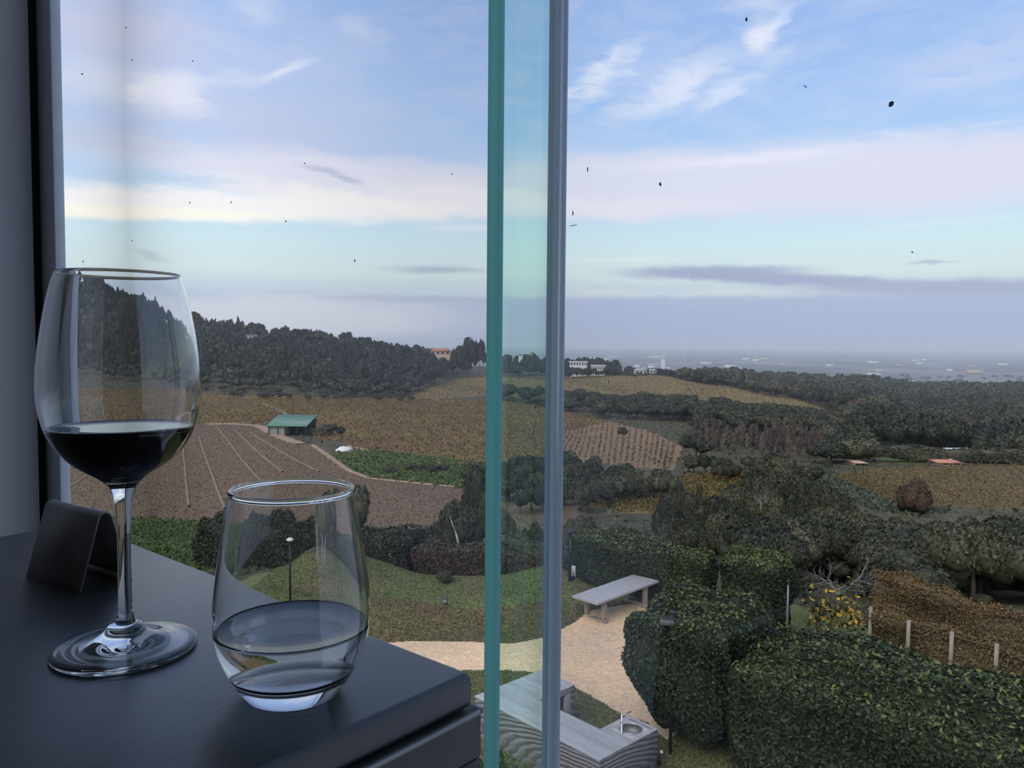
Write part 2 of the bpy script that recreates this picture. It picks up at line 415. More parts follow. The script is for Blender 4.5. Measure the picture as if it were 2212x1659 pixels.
# left arris on the plane b = b_in
t = (np.array(CORN[:2]) @ NO - b_in) / (d @ NO); a_l = float((d * t - CORN[:2]) @ DA)
fpart('fin_blade', rect(a_r, a_l, -WOFF + .007, b_in - .0022), m_fin)
m_edge = bpy.data.materials.new('teal_glass_edge'); m_edge.use_nodes = True
t_ = m_edge.node_tree; t_.nodes.clear(); o_ = t_.nodes.new('ShaderNodeOutputMaterial')
tl = t_.nodes.new('ShaderNodeBsdfTranslucent'); df = t_.nodes.new('ShaderNodeBsdfDiffuse'); gl = t_.nodes.new('ShaderNodeBsdfGlossy'); gl.inputs['Roughness'].default_value = .12
tl.inputs[0].default_value = (.60, .92, .86, 1); df.inputs[0].default_value = (.55, .82, .78, 1); gl.inputs[0].default_value = (.8, .9, .9, 1)
x1 = t_.nodes.new('ShaderNodeMixShader'); x1.inputs[0].default_value = .2; x2 = t_.nodes.new('ShaderNodeMixShader'); x2.inputs[0].default_value = .05
t_.links.new(tl.outputs[0], x1.inputs[1]); t_.links.new(df.outputs[0], x1.inputs[2]); t_.links.new(x1.outputs[0], x2.inputs[1]); t_.links.new(gl.outputs[0], x2.inputs[2]); t_.links.new(x2.outputs[0], o_.inputs[0])
e1 = fpart('polished_edge', rect(a_r + (a_l - a_r) * .14, a_l, b_in - .0022, b_in), m_edge); e1['label'] = 'teal polished edge of the glass fin'
m_edge2 = m_edge.copy(); m_edge2.name = 'teal_glass_arris'
for n_ in m_edge2.node_tree.nodes:
    if n_.bl_idname == 'ShaderNodeBsdfTranslucent': n_.inputs[0].default_value = (.7, .97, .97, 1)
fpart('arris', rect(a_r, a_r + (a_l - a_r) * .14, b_in - .0022, b_in - .0006), m_edge2)

# small dirt specks on the two panes
m_speck = mat('dried_dirt', (.16, .18, .22), .8, .2, var=(.10, .11, .14), scale=300, trans=.4)
m_speckw = mat('pale_dirt', (.62, .62, .6), .8, .2, var=(.5, .5, .5), scale=80)
def speck(px, py, w, h, rot, parent, m=None):
    b = -WOFF + PT / 2 + .0004
    d = ray(px, py); t = (np.array(CORN[:2]) @ NO - b) / (d[:2] @ NO); P = EYE + d * t
    s = np.linalg.norm(d * t) / FPX * .72
    ux = np.array([-DA[0], -DA[1], 0]); uz = np.array([0, 0, 1.0]); nn = np.array([-NO[0], -NO[1], 0])
    k = random.Random(int(px * 7 + py)); vs = []
    n = 9
    for j, z in enumerate((0, .0006)):
        for i in range(n):
            th = 2 * math.pi * i / n; r = k.uniform(.7, 1.15)
            x = math.cos(th) * w * .5 * s * r * 1.3; y = math.sin(th) * h * .5 * s * r
            c_, s_ = math.cos(math.radians(rot)), math.sin(math.radians(rot))
            vs.append(P + ux * (c_ * x - s_ * y) + uz * (s_ * x + c_ * y) + nn * z * (1 - .0))
    f = [tuple(range(n, 2 * n))] + [(i, (i + 1) % n, n + (i + 1) % n, n + i) for i in range(n)]
    me = bpy.data.meshes.new('dirt_speck'); me.from_pydata([tuple(v) for v in vs], [], f); me.materials.append(m or m_speck)
    o = link('dirt_speck', me, parent)
for q in [(178, 160, 6, 4, 0), (411, 438, 2, 6, 0), (500, 437, 2, 6, -10), (618, 478, 3, 5, 0), (767, 563, 3, 8, -20), (977, 376, 5, 3, 0), (272, 60, 4, 3, 30),
          (286, 130, 2, 6, 0), (659, 353, 2, 5, 0), (286, 520, 2, 4, 0), (180, 565, 2, 7, 0), (417, 132, 2, 5, -10)]:
    speck(*q, win1)
for q in [(1925, 225, 10, 16, -25), (1427, 398, 5, 12, 15), (1613, 42, 4, 12, 0), (1270, 366, 2, 14, 0), (1238, 461, 2, 14, 0), (1740, 187, 2, 12, 45), (1971, 545, 4, 4, 0), (1240, 487, 26, 1.6, 2)]:
    speck(*q, win2)
for q in [(725, 846, 3, 10, 10), (530, 850, 10, 3, -35), (597, 823, 3, 4, 0), (610, 808, 3, 3, 0), (816, 790, 2, 9, 0), (897, 935, 10, 2, 50)]:
    speck(*q, win1, m_speckw)
for q in [(1316, 824, 3, 9, 15), (1157, 880, 3, 7, 0), (1585, 1094, 4, 10, 30), (1490, 1134, 4, 6, 30), (1437, 1432, 2, 34, 0), (1664, 1362, 4, 3, 0)]:
    speck(*q, win2, m_speckw)

# ---------------------------------------------------------------- table
m_wood = bpy.data.materials.new('black_stained_wood'); m_wood.use_nodes = True
t_ = m_wood.node_tree; b_ = t_.nodes['Principled BSDF']; L = t_.links.new
tcn = t_.nodes.new('ShaderNodeTexCoord'); mp = t_.nodes.new('ShaderNodeMapping'); L(tcn.outputs['Object'], mp.inputs[0])
mp.inputs['Scale'].default_value = (60, 5, 60)
nz = t_.nodes.new('ShaderNodeTexNoise'); nz.inputs['Scale'].default_value = 2.2; nz.inputs['Detail'].default_value = 7; nz.inputs['Roughness'].default_value = .62; L(mp.outputs[0], nz.inputs['Vector'])
rp = t_.nodes.new('ShaderNodeValToRGB'); rp.color_ramp.elements[0].color = (.008, .0075, .008, 1); rp.color_ramp.elements[1].color = (.026, .023, .022, 1)
rp.color_ramp.elements[0].position = .35; rp.color_ramp.elements[1].position = .72
L(nz.outputs['Fac'], rp.inputs[0]); L(rp.outputs[0], b_.inputs['Base Color'])
rr = t_.nodes.new('ShaderNodeMapRange'); rr.inputs['To Min'].default_value = .36; rr.inputs['To Max'].default_value = .52; L(nz.outputs['Fac'], rr.inputs['Value']); L(rr.outputs[0], b_.inputs['Roughness'])
bp = t_.nodes.new('ShaderNodeBump'); bp.inputs['Strength'].default_value = .22; bp.inputs['Distance'].default_value = .002; L(nz.outputs['Fac'], bp.inputs['Height']); L(bp.outputs[0], b_.inputs['Normal'])
b_.inputs['Specular IOR Level'].default_value = .4; b_.inputs['Coat Weight'].default_value = .7; b_.inputs['Coat Roughness'].default_value = .32
m_metal = mat('bronzed_table_frame', (.034, .030, .025), .40, .5, .3, var=(.046, .040, .034), scale=40)

TA, TB, TT = .5365, .80, .0195
# local frame of the table: x along a (the window), y along b (into the room)
RZ = math.atan2(DA[1], DA[0])
def loc_ab(a, b): return (a, b)
table = thing('dining_table', (*ab(TA / 2, TB / 2), 0), 'black stained wooden table in the window with metal frame legs', 'table', rz=RZ)
def tpart(name, a0, a1, b0, b1, z0, z1, m, bw=.0015, seg=2):
    # rotated frame: local x = a, local y = -NO direction must be +b
    x0, x1 = a0 - TA / 2, a1 - TA / 2
    y0, y1 = b0 - TB / 2, b1 - TB / 2
    sgn = 1 if (-NO[0] * -DA[1] + -NO[1] * DA[0]) > 0 else -1
    ys = sorted((y0 * sgn, y1 * sgn))
    o = MB().box((x0, ys[0], z0), (x1, ys[1], z1)).build(name, m, table)
    return bevel(o, bw, seg)
# top boards, grain across the table
top = tpart('table_top', 0, TA, 0, TB, TZ - TT, TZ, m_wood, .0042, 4)
RW, RH = .022, .028
FZ = TZ - TT - .0005
PR = .0032
for args in ((RW, TA - RW, -PR, RW), (RW, TA - RW, TB - RW, TB + PR), (-PR, RW, -PR, TB + PR), (TA - RW, TA + PR, -PR, TB + PR)):
    tpart('frame_rail', *args, FZ - RH, FZ, m_metal, .0016)
m_strip = mat('rail_edge_highlight', (.30, .285, .28), .4, .5, .3, var=(.24, .23, .23), scale=60)  # added pale strip: highlight along the rail's top edge put into its colour
for args in ((-PR - .0012, TA + PR, -PR - .0012, -PR + .0015), (-PR - .0012, -PR + .0015, -PR + .0016, TB + PR)):
    tpart('highlight_strip', *args, FZ - .0030, FZ - .0004, m_strip, .0004, 1)
LW = .024
for a0 in (-PR, TA - LW + PR):
    for b0 in (-PR, TB - LW + PR):
        tpart('leg', a0, a0 + LW, b0, b0 + LW, 0.0, FZ - RH, m_metal, .0016)

# ---------------------------------------------------------------- glasses
m_glass = glass_mat('clear_drinking_glass', (.985, .99, .99), 1.5)
m_water = glass_mat('still_water', (.99, .995, 1.0), 1.333)
m_wine = mat('dark_red_wine', (.010, .0012, .0022), .03, .5)
WG = onz(272, 1403, TZ)
def hz(px, py, P):               # height above table of a sight line at the axis of a glass standing at P
    return at(px, py, P[1])[2] - TZ
cosw = math.cos(math.atan2(P_ := abs(WG[0]), WG[1]))
def rad(w, P):
    return w / (2 * FPX) * P[1] * math.cos(math.atan2(abs(P[0]), P[1]))
wg = thing('wine_glass', tuple(WG), 'stemmed wine glass holding red wine on the black table', 'wine glass')
sil = [(1050, 62), (1040, 84), (1030, 112), (1020, 146), (1010, 182), (995, 226), (980, 258), (960, 291), (930, 326), (905, 343), (870, 358), (830, 361), (780, 354), (730, 340), (680, 322), (630, 299), (592, 274)]
outer = [(rad(w, WG), hz(275, y, WG)) for y, w in sil]
from bisect import bisect
def smooth_prof(p, n=60):
    p = np.array(p); s = np.r_[0, np.cumsum(np.hypot(*np.diff(p, axis=0).T))]
    # Catmull-Rom resampling
    out = []
    for u in np.linspace(0, s[-1] * .99999, n):
        i = min(int(np.searchsorted(s, u, 'right')) - 1, len(p) - 2); t = (u - s[i]) / (s[i + 1] - s[i])
        p0, p1, p2, p3 = p[max(i - 1, 0)], p[i], p[i + 1], p[min(i + 2, len(p) - 1)]
        out.append(.5 * ((2 * p1) + (p2 - p0) * t + (2 * p0 - 5 * p1 + 4 * p2 - p3) * t ** 2 + (3 * p1 - p0 - 3 * p2 + p3) * t ** 3))
    return [tuple(q) for q in out]
outer = smooth_prof(outer, 64)
z_b = outer[0][1]
TW = .0011
inner = [(max(r - TW * (1 + .5 * (1 - i / 63)), .0), z) for i, (r, z) in enumerate(outer) if z > z_b + .009]
rim = [(outer[-1][0] - TW * .2, outer[-1][1] + .0005), (outer[-1][0] - TW * .8, outer[-1][1] + .0005)]
r_in0, z_in0 = inner[0]
bot_in = [(r_in0 * math.sin(t), z_in0 - .0035 * math.cos(t)) for t in np.linspace(0.02, math.pi / 2, 7)]
bot_in[0] = (0.00005, bot_in[0][1])
stem_sil = [(1345, 47), (1335, 41), (1320, 36), (1290, 32), (1240, 30), (1190, 30), (1140, 32), (1100, 38), (1075, 43)]
stem_top = outer[0]
stem = [(rad(w, WG), hz(277, y, WG)) for y, w in stem_sil] + [stem_top]
stem = smooth_prof(stem, 30)
s0 = stem[0]
RB = .0396
foot_top = [(RB, .0022), (RB - .0006, .0034), (.034, .0042), (.026, .0054), (.018, .0078), (.0125, .0110), (.0088, .0155), s0]
foot = [(.00005, .0030), (.010, .0028), (.022, .0020), (.030, .0009), (RB - .0025, .0002), (RB - .0006, .0006), (RB, .0014)] + smooth_prof(foot_top, 24)
def glass_part(name, prof, parent, m=m_glass, n=72):
    o = MB().lathe(prof, n).build(name, m, parent, smooth=True); return o
bowl_prof = outer + rim + inner[::-1] + bot_in[::-1]
glass_part('bowl', bowl_prof, wg); glass_part('stem', stem, wg); glass_part('foot', foot, wg)
# wine: fills the inner bowl up to its level
z_w = hz(274, 921, WG)
wine = [q for q in bot_in if q[0] >= 0] + [(r, z) for r, z in inner[1:] if z < z_w - .0012]
wine = [(r + .00012 if r > .001 else r, z - .0002 * max(0, 1 - (z - bot_in[0][1]) / .006)) for r, z in wine]
r_w = float(np.interp(z_w, [z for r, z in inner], [r for r, z in inner]))
wine += [(r_w + .0001, z_w + .0003), (r_w - .0008, z_w - .0002), (r_w - .002, z_w - .0006), (r_w * .6, z_w - .0007), (.00005, z_w - .0007)]
wo_ = link('red_wine', MB().lathe(wine, 72).build('tmp', m_wine, None, True).data, None, tuple(WG))
bpy.data.objects.remove(bpy.data.objects['tmp'])
tag(wo_, 'dark red wine filling the lower third of the stemmed glass', 'wine')

TG = onz(634, 1492, TZ)
tg = thing('water_tumbler', tuple(TG), 'stemless curved tumbler with some water near the table corner', 'tumbler')
to = [(.0005, .0), (.0215, .0), (.0245, .0012), (.0275, .0048), (.0312, .0108), (.0348, .018), (.0378, .0262), (.0394, .0345), (.0398, .042), (.0393, .052), (.0378, .065), (.0357, .079), (.0334, .093), (.0314, .1055)]
to = smooth_prof(to, 60)
TW2 = .0016
ti = [(r - TW2, z) for r, z in to if z > .0125]
b0r, b0z = ti[0]
tbot = [(b0r * math.sin(t), b0z - .0045 * math.cos(t)) for t in np.linspace(.004, math.pi / 2, 9)]
rc_, zc2, rb_ = to[-1][0] - TW2 / 2, to[-1][1] + .0006, .00125
trim = [(rc_ + rb_ * math.cos(t), zc2 + rb_ * math.sin(t)) for t in np.linspace(-.7, math.pi + .7, 14)]
glass_part('tumbler_body', to + trim + ti[::-1] + tbot[::-1], tg)
z_t = .0352
wat = tbot[:-1] + [(r, z) for r, z in ti if z < z_t - .001]
wat = [(r + .00012 if r > .001 else r, z - .0002 * max(0, 1 - (z - tbot[0][1]) / .006)) for r, z in wat]
r_t = float(np.interp(z_t, [z for r, z in ti], [r for r, z in ti]))
wat += [(r_t + .0001, z_t + .0006), (r_t - .0009, z_t - .0001), (r_t - .0022, z_t - .0006), (r_t * .6, z_t - .0007), (.00005, z_t - .0007)]
wat_o = link('drinking_water', MB().lathe(wat, 72).build('tmp', m_water, None, True).data, None, tuple(TG))
bpy.data.objects.remove(bpy.data.objects['tmp'])
tag(wat_o, 'clear still water in the bottom of the stemless tumbler', 'water')

# ---------------------------------------------------------------- folded metal table sign
# front foot corners and fold end seen at these pixels
f0, f1 = onz(57, 1243, TZ), onz(171, 1283, TZ)
ax = (f1 - f0); LEN = np.linalg.norm(ax[:2]); ax = ax / LEN; ax[2] = 0
pn = np.array([-ax[1], ax[0], 0]);  pn = pn if pn[1] > 0 else -pn                  # across the tent, away from the eye
SP, SH = .040, .056
sign = thing('table_sign', tuple((f0 + f1) / 2 + pn * SP / 2), 'folded dark metal tent sign standing by the grey wall', 'table sign', rz=math.atan2(ax[1], ax[0]))
m_sign = mat('dark_bronzed_sheet', (.20, .175, .16), .42, .5, .1, var=(.29, .25, .225), scale=35, detail=6)
prof = []
R = .0055
zc_ = SH - R; hx = SP / 2
prof.append((-hx, 0.0))
al = math.atan2(hx - R * .9, zc_)
for t in np.linspace(math.pi - al, al, 9): prof.append((R * math.cos(t), zc_ + R * math.sin(t)))
prof.append((hx, 0.0))
th_ = .0012
pin = []
for i, p in enumerate(prof):
    a_ = np.array(prof[max(i - 1, 0)]); c_ = np.array(prof[min(i + 1, len(prof) - 1)]); d_ = c_ - a_; d_ /= np.linalg.norm(d_)
    pin.append((p[0] + d_[1] * th_, p[1] - d_[0] * th_))
pin[0] = (pin[0][0], 0); pin[-1] = (pin[-1][0], 0)
v = []; f = []
npf = len(prof)
for x in (-LEN / 2, LEN / 2):
    for q in prof: v.append((x, q[0], q[1]))
    for q in pin: v.append((x, q[0], q[1]))
k = 2 * npf
for i in range(npf - 1):
    f += [(i, i + 1, k + i + 1, k + i), (npf + i, k + npf + i, k + npf + i + 1, npf + i + 1), (i, npf + i, npf + i + 1, i + 1), (k + i, k + i + 1, k + npf + i + 1, k + npf + i)]
f += [(0, k, k + npf, npf), (npf - 1, 2 * npf - 1, k + 2 * npf - 1, k + npf - 1)]
sh_ = MB().add(v, f).build('folded_sheet', m_sign, sign); weld_smooth(sh_)
# thin foot strip that closes the tent at the back
MB().box((-LEN / 2 + .004, hx - .006, 0), (LEN / 2 - .004, hx - .0035, .005)).build('foot_strip', m_sign, sign)


# ================================================================ OUTDOORS
# terrain heights (relative to the eye) at image columns and ground distances
YN = np.array([3, 28, 34, 45, 60, 85, 115, 160, 200, 280, 430, 500, 600, 700, 800, 1000, 1300, 2000, 4000, 9000, 18000.])
COM = [-8.7, -8.7, -10.1, -13.2, -17.5, -23, -27.3, -29, -30, -31]
FAR = [-105, -110, -110]
COLS = {-700: [-28, -8, 35, 78, 95, 105, 105, 60], 135: [-30, -15, 18, 44, 55, 55, 40, -20], 300: [-31, -18, 4, 25, 30, 28, 10, -60], 480: [-31, -22, -8, 4, 6, 0, -20, -90],
        650: [-31, -25, -14, -5, -5, -10, -30, -95], 800: [-31, -27, -18, -10, -12, -20, -40, -100], 900: [-31, -29, -23, -16, -18, -28, -50, -100],
        1000: [-31, -30, -27, -27.5, -25, -35, -60, -100], 1250: [-33, -30, -25.5, -29, -30, -45, -70, -100], 1400: [-34, -30.5, -26, -33, -33, -48, -70, -100],
        1550: [-35, -29.5, -33, -40, -42, -42, -62, -100], 1700: [-37, -35, -40, -46, -48, -47, -66, -100], 1850: [-42, -44, -48, -50, -52, -50, -70, -100],
        2000: [-48, -52, -54, -55, -57, -58, -72, -100],
        2212: [-48, -52, -54, -55, -57, -58, -72, -100], 3100: [-48, -52, -54, -55, -57, -58, -72, -100]}
cpx = np.array(sorted(COLS)); TCOL = (cpx - CX) / FPX
ZT = np.array([COM + COLS[c] + FAR for c in cpx])
for c_, z_ in ((1700, -33), (1850, -36), (2000, -40), (2212, -40), (3100, -40)): ZT[list(cpx).index(c_), 9] = z_
LY = np.log(YN)
def terr(X, Y):
    X = np.asarray(X, float); Y = np.asarray(Y, float)
    t = np.clip(X / Y, TCOL[0], TCOL[-1]); ly = np.clip(np.log(Y), LY[0], LY[-1])
    i = np.clip(np.searchsorted(TCOL, t) - 1, 0, len(TCOL) - 2); u = (t - TCOL[i]) / (TCOL[i + 1] - TCOL[i]); u = u * u * (3 - 2 * u)
    j = np.clip(np.searchsorted(LY, ly) - 1, 0, len(LY) - 2); w = (ly - LY[j]) / (LY[j + 1] - LY[j])
    z = (1 - u) * ((1 - w) * ZT[i, j] + w * ZT[i, j + 1]) + u * ((1 - w) * ZT[i + 1, j] + w * ZT[i + 1, j + 1])
    # grassed mounds of the garden
    px = CX + FPX * X / Y
    lawn = np.clip((px - 380) / 120, 0, 1) * np.clip((1330 - px) / 90, 0, 1)
    Yf = 24.4 + .35 * np.sin(px / 75.) - np.clip((px - 1120) / 110, 0, 1) * -1.6
    front = np.clip((Y - (Yf - 1.7)) / 1.7, 0, 1); front = front * front * (3 - 2 * front)
    back = np.clip((Y - Yf) / 1.6, 0, 1); back = back * back * (3 - 2 * back)
    ridge = (front * .62 - back * .42) * np.clip((33 - Y) / 4, 0, 1)
    g = lambda p, y, sp, sy, h: h * np.exp(-((px - p) / sp) ** 2 - ((Y - y) / sy) ** 2)
    z = z + lawn * ridge + g(712, 29, 85, 2.2, 1.15) + g(830, 29.5, 60, 2.0, .35) + g(1185, 28.5, 70, 1.6, .42) + g(1090, 24.6, 50, .9, .12) + g(560, 27, 90, 2, .3)
    z = z - .8 * np.clip((px - 1600) / 200, 0, 1) * np.clip((Y - 18.5) / 3, 0, 1) * np.clip((40 - Y) / 8, 0, 1)
    # soft undulation of the country
    far = np.clip((Y - 40) / 60, 0, 1)
    z = z + far * np.minimum(Y * .004, 2.0) * (np.sin(X / 37. + 1.3) * np.sin(Y / 53.) + .5 * np.sin(X / 17. + Y / 29.))
    return z + ZC
def gz(X, Y): return float(terr(X, Y))
def hit(px, py, y0=12., y1=3000.):
    """first point of the ground seen at a pixel"""
    d = ray(px, py); Ys = np.exp(np.linspace(math.log(y0), math.log(y1), 3000)); P = EYE + d[None] * (Ys / d[1])[:, None]
    below = P[:, 2] < terr(P[:, 0], P[:, 1])
    k = int(np.argmax(below)) if below.any() else len(Ys) - 1
    return np.array([P[k, 0], P[k, 1], gz(P[k, 0], P[k, 1])])
def inpoly(x, y, poly):
    x = np.asarray(x); y = np.asarray(y); c = np.zeros(x.shape, bool); n = len(poly)
    for i in range(n):
        x0, y0 = poly[i]; x1, y1 = poly[(i + 1) % n]
        if y0 == y1: continue
        c ^= ((y0 > y) != (y1 > y)) & (x < (x1 - x0) * (y - y0) / (y1 - y0) + x0)
    return c

# ---- ground materials
m_scrub = mat('scrub_ground', (.055, .058, .030), .9, .2, var=(.085, .072, .042), scale=.06, bump=.4, bscale=1.2, detail=8, fine=(0.5, 0.5))
m_lawn = mat('mown_lawn', (.105, .135, .045), .9, .2, var=(.155, .130, .070), scale=.55, bump=.7, bscale=9, detail=8, ramp_pos=(.42, .66), fine=(7, 0.35))
m_bank = mat('dry_lawn_bank', (.105, .120, .045), .9, .2, var=(.150, .098, .055), scale=.8, bump=.7, bscale=9, detail=8, ramp_pos=(.35, .6), fine=(7, 0.4))
m_path = mat('tan_gravel', (.74, .53, .31), .9, .2, var=(.60, .44, .28), scale=.55, bump=.5, bscale=16, detail=8, fine=(10, 0.30))
m_brown = mat('bare_vineyard_soil', (.165, .112, .066), .9, .2, var=(.128, .094, .056), scale=.9, bump=.5, bscale=1.1, detail=8, stretch=(1.6, .22, 1), rot=math.radians(18), fine=(1.6, 0.45))
m_ochre = mat('autumn_vineyard', (.175, .130, .030), .9, .2, var=(.135, .078, .040), scale=.035, bump=.6, bscale=.7, detail=9, ramp_pos=(.38, .62), fine=(0.9, 0.5))
m_knoll = mat('ochre_hill_vines', (.185, .150, .055), .9, .2, var=(.150, .110, .046), scale=.05, bump=.6, bscale=.6, detail=9, fine=(0.6, 0.4))
m_soil = mat('reddish_vineyard_soil', (.225, .150, .082), .9, .2, var=(.175, .118, .068), scale=.25, bump=.4, bscale=2, detail=7, fine=(1.5, 0.3))
m_gold = mat('golden_vines', (.205, .150, .040), .9, .2, var=(.150, .112, .035), scale=.2, bump=.6, bscale=2, detail=8, fine=(2, 0.4))
m_rowsoil = mat('olive_brown_vineyard_soil', (.125, .092, .045), .9, .2, var=(.10, .085, .04), scale=.25, bump=.4, bscale=2, detail=7, fine=(2, .3))
m_meadow = mat('green_meadow', (.090, .125, .030), .9, .2, var=(.060, .090, .028), scale=.12, bump=.6, bscale=1.5, detail=9, fine=(2.5, 0.4))
m_reed = mat('pale_green_rough_grass', (.115, .135, .070), .9, .2, var=(.085, .105, .05), scale=.2, bump=.6, bscale=2, detail=8, fine=(2, 0.4))
m_plain = mat('distant_plain', (.075, .085, .075), .95, .1, var=(.20, .185, .18), scale=.0022, detail=9, stretch=(1, .45, 1), ramp_pos=(.46, .66))
m_woods = mat('forest_floor', (.035, .038, .022), .95, .1, var=(.05, .045, .03), scale=.05, detail=6)

# ---- land cover: image outlines laid onto the terrain
COVER = [
 ('gravel_path', m_path, (13, 30), [(-300, 1450), (100, 1425), (380, 1408), (700, 1400), (880, 1385), (1000, 1386), (1110, 1390), (1180, 1376), (1240, 1345), (1275, 1318), (1360, 1305), (1500, 1300), (1600, 1400), (1560, 1520), (1440, 1600), (1400, 1562), (1345, 1545), (1300, 1517), (1265, 1497), (1230, 1478), (1200, 1463), (1130, 1450), (1020, 1447), (700, 1470), (100, 1510), (-300, 1540)], 'curving tan gravel path beside the lawn'),
 ('lawn', m_lawn, (8, 33), [(380, 1330), (560, 1240), (640, 1190), (1260, 1200), (1480, 1230), (1480, 1300), (1360, 1306), (1275, 1313), (1240, 1302), (1180, 1298), (1040, 1318), (960, 1306), (840, 1293), (700, 1300), (560, 1300)], 'green mounded lawn behind the gravel path'),
 ('grass_bank', m_bank, (13, 29), [(-300, 1340), (380, 1320), (560, 1300), (700, 1298), (840, 1291), (960, 1304), (1040, 1316), (1180, 1296), (1240, 1300), (1290, 1310), (1275, 1320), (1240, 1347), (1180, 1378), (1110, 1392), (1000, 1388), (880, 1387), (700, 1402), (380, 1410), (100, 1427), (-300, 1452)], 'brownish dry grass bank along the gravel path'),
 ('meadow', m_meadow, (36, 128), [(100, 1105), (330, 1118), (560, 1130), (640, 1150), (620, 1260), (100, 1260)], 'bright green grass slope beyond the dark table'),
 ('bare_vineyard', m_brown, (112, 300), [(100, 930), (440, 916), (560, 917), (592, 936), (640, 952), (700, 966), (748, 1012), (800, 1036), (1000, 1056), (1250, 1072), (1250, 1160), (640, 1160), (560, 1132), (330, 1120), (100, 1108)], 'wide brown vineyard field with bare vines'),
 ('green_strip', m_meadow, (150, 260), [(705, 985), (800, 972), (1060, 1002), (1060, 1060), (1000, 1055), (800, 1034), (752, 1010)], 'rough green strip between the vineyard tracks'),
 ('ochre_vineyard', m_ochre, (190, 470), [(100, 845), (430, 852), (900, 862), (1080, 866), (1190, 880), (1310, 912), (1205, 935), (1205, 998), (1060, 1000), (800, 970), (690, 948), (660, 916), (560, 915), (440, 914), (100, 928)], 'ochre and brown autumn vineyard below the wooded ridge'),
 ('red_soil_vineyard', m_soil, (150, 420), [(1205, 935), (1230, 915), (1310, 909), (1400, 930), (1475, 965), (1455, 1015), (1380, 1010), (1300, 1000), (1205, 998)], 'reddish soil vineyard plot with upright vine rows'),
 ('hill_vineyard', m_knoll, (425, 640), [(880, 862), (905, 845), (1000, 815), (1200, 805), (1370, 808), (1500, 815), (1640, 835), (1840, 903), (1800, 940), (1700, 930), (1560, 905), (1490, 872), (1300, 860), (1100, 866)], 'rounded ochre vineyard hill in front of the white houses'),
 ('golden_vineyard', m_gold, (90, 190), [(1240, 1075), (1300, 1062), (1370, 1038), (1450, 1036), (1530, 1025), (1620, 1022), (1620, 1060), (1530, 1075), (1440, 1110), (1340, 1108)], 'small golden vineyard patch beyond the hedges'),
 ('rowed_vineyard', m_rowsoil, (115, 230), [(1795, 1030), (1880, 1013), (1975, 1008), (2230, 1005), (2400, 1005), (2400, 1120), (2060, 1095), (1930, 1085)], 'ochre rowed vineyard at the right below the hedge'),
 ('rough_grass', m_reed, (110, 240), [(1740, 1012), (1795, 1012), (1850, 1055), (1960, 1090), (2060, 1105), (1990, 1120), (1880, 1100), (1780, 1060)], 'pale green rough grass beside the rowed vineyard'),
 ('clearing', m_meadow, (180, 330), [(1880, 990), (1960, 978), (2010, 968), (2010, 992), (1960, 1002)], 'small green clearing among the right hand trees'),
]
cols = np.concatenate([np.linspace(-700, 0, 36), np.arange(5, 2260, 4.5), np.linspace(2270, 3100, 36)])
tt = (cols - CX) / FPX
Ys = np.concatenate([np.linspace(6, 14, 20), np.linspace(14, 30, 290)[1:], np.exp(np.linspace(math.log(30), math.log(1100), 330))[1:], np.exp(np.linspace(math.log(1100), math.log(18000), 60))[1:]])
TTg, YYg = np.meshgrid(tt, Ys); XXg = TTg * YYg
ZZg = terr(XXg, YYg)
V = np.stack([XXg, YYg, ZZg], -1)
nr, nc = XXg.shape
cen = (V[:-1, :-1] + V[1:, :-1] + V[:-1, 1:] + V[1:, 1:]) / 4
pxc, pyc = to_img(cen.reshape(-1, 3)); yc = cen[..., 1].ravel()
cls = np.full(len(pxc), -1)
for k, (nm, mm, (ya, yb), poly, lab) in enumerate(COVER):
    s = inpoly(pxc, pyc, poly) & (yc > ya) & (yc < yb) & (cls < 0); cls[s] = k
cls[(cls < 0) & (yc > 1350)] = -2
cls[(cls < 0) & (yc < 27.5) & (pxc > 200)] = -3
I = np.arange(nr * nc).reshape(nr, nc)
Q = np.stack([I[:-1, :-1], I[:-1, 1:], I[1:, 1:], I[1:, :-1]], -1).reshape(-1, 4)
def patch(name, sel, m, label):
    q = Q[sel]; u, inv = np.unique(q.ravel(), return_inverse=True)
    o = link(name, mesh_np(name, V.reshape(-1, 3)[u], inv.reshape(-1, 4), m, smooth=True)); tag(o, label, kind='structure'); return o
patch('ground', cls == -1, m_scrub, 'scrubby ground of the valley between fields and trees')
patch('far_plain', cls == -2, m_plain, 'hazy flat plain stretching to the horizon')
patch('garden_ground', cls == -3, m_lawn, 'grass of the garden around the concrete counter')
for k, (nm, mm, _, _, lab) in enumerate(COVER):
    if (cls == k).any(): patch(nm, cls == k, mm, lab)
FIELD_POLYS = [(c_[2], c_[3]) for c_ in COVER]
def in_field(px, Y):
    X = (px - CX) / FPX * Y; q = to_img(np.array([[X, Y, gz(X, Y)]]))
    return any(ya < Y < yb and inpoly(q[0], q[1], po)[0] for (ya, yb), po in FIELD_POLYS)

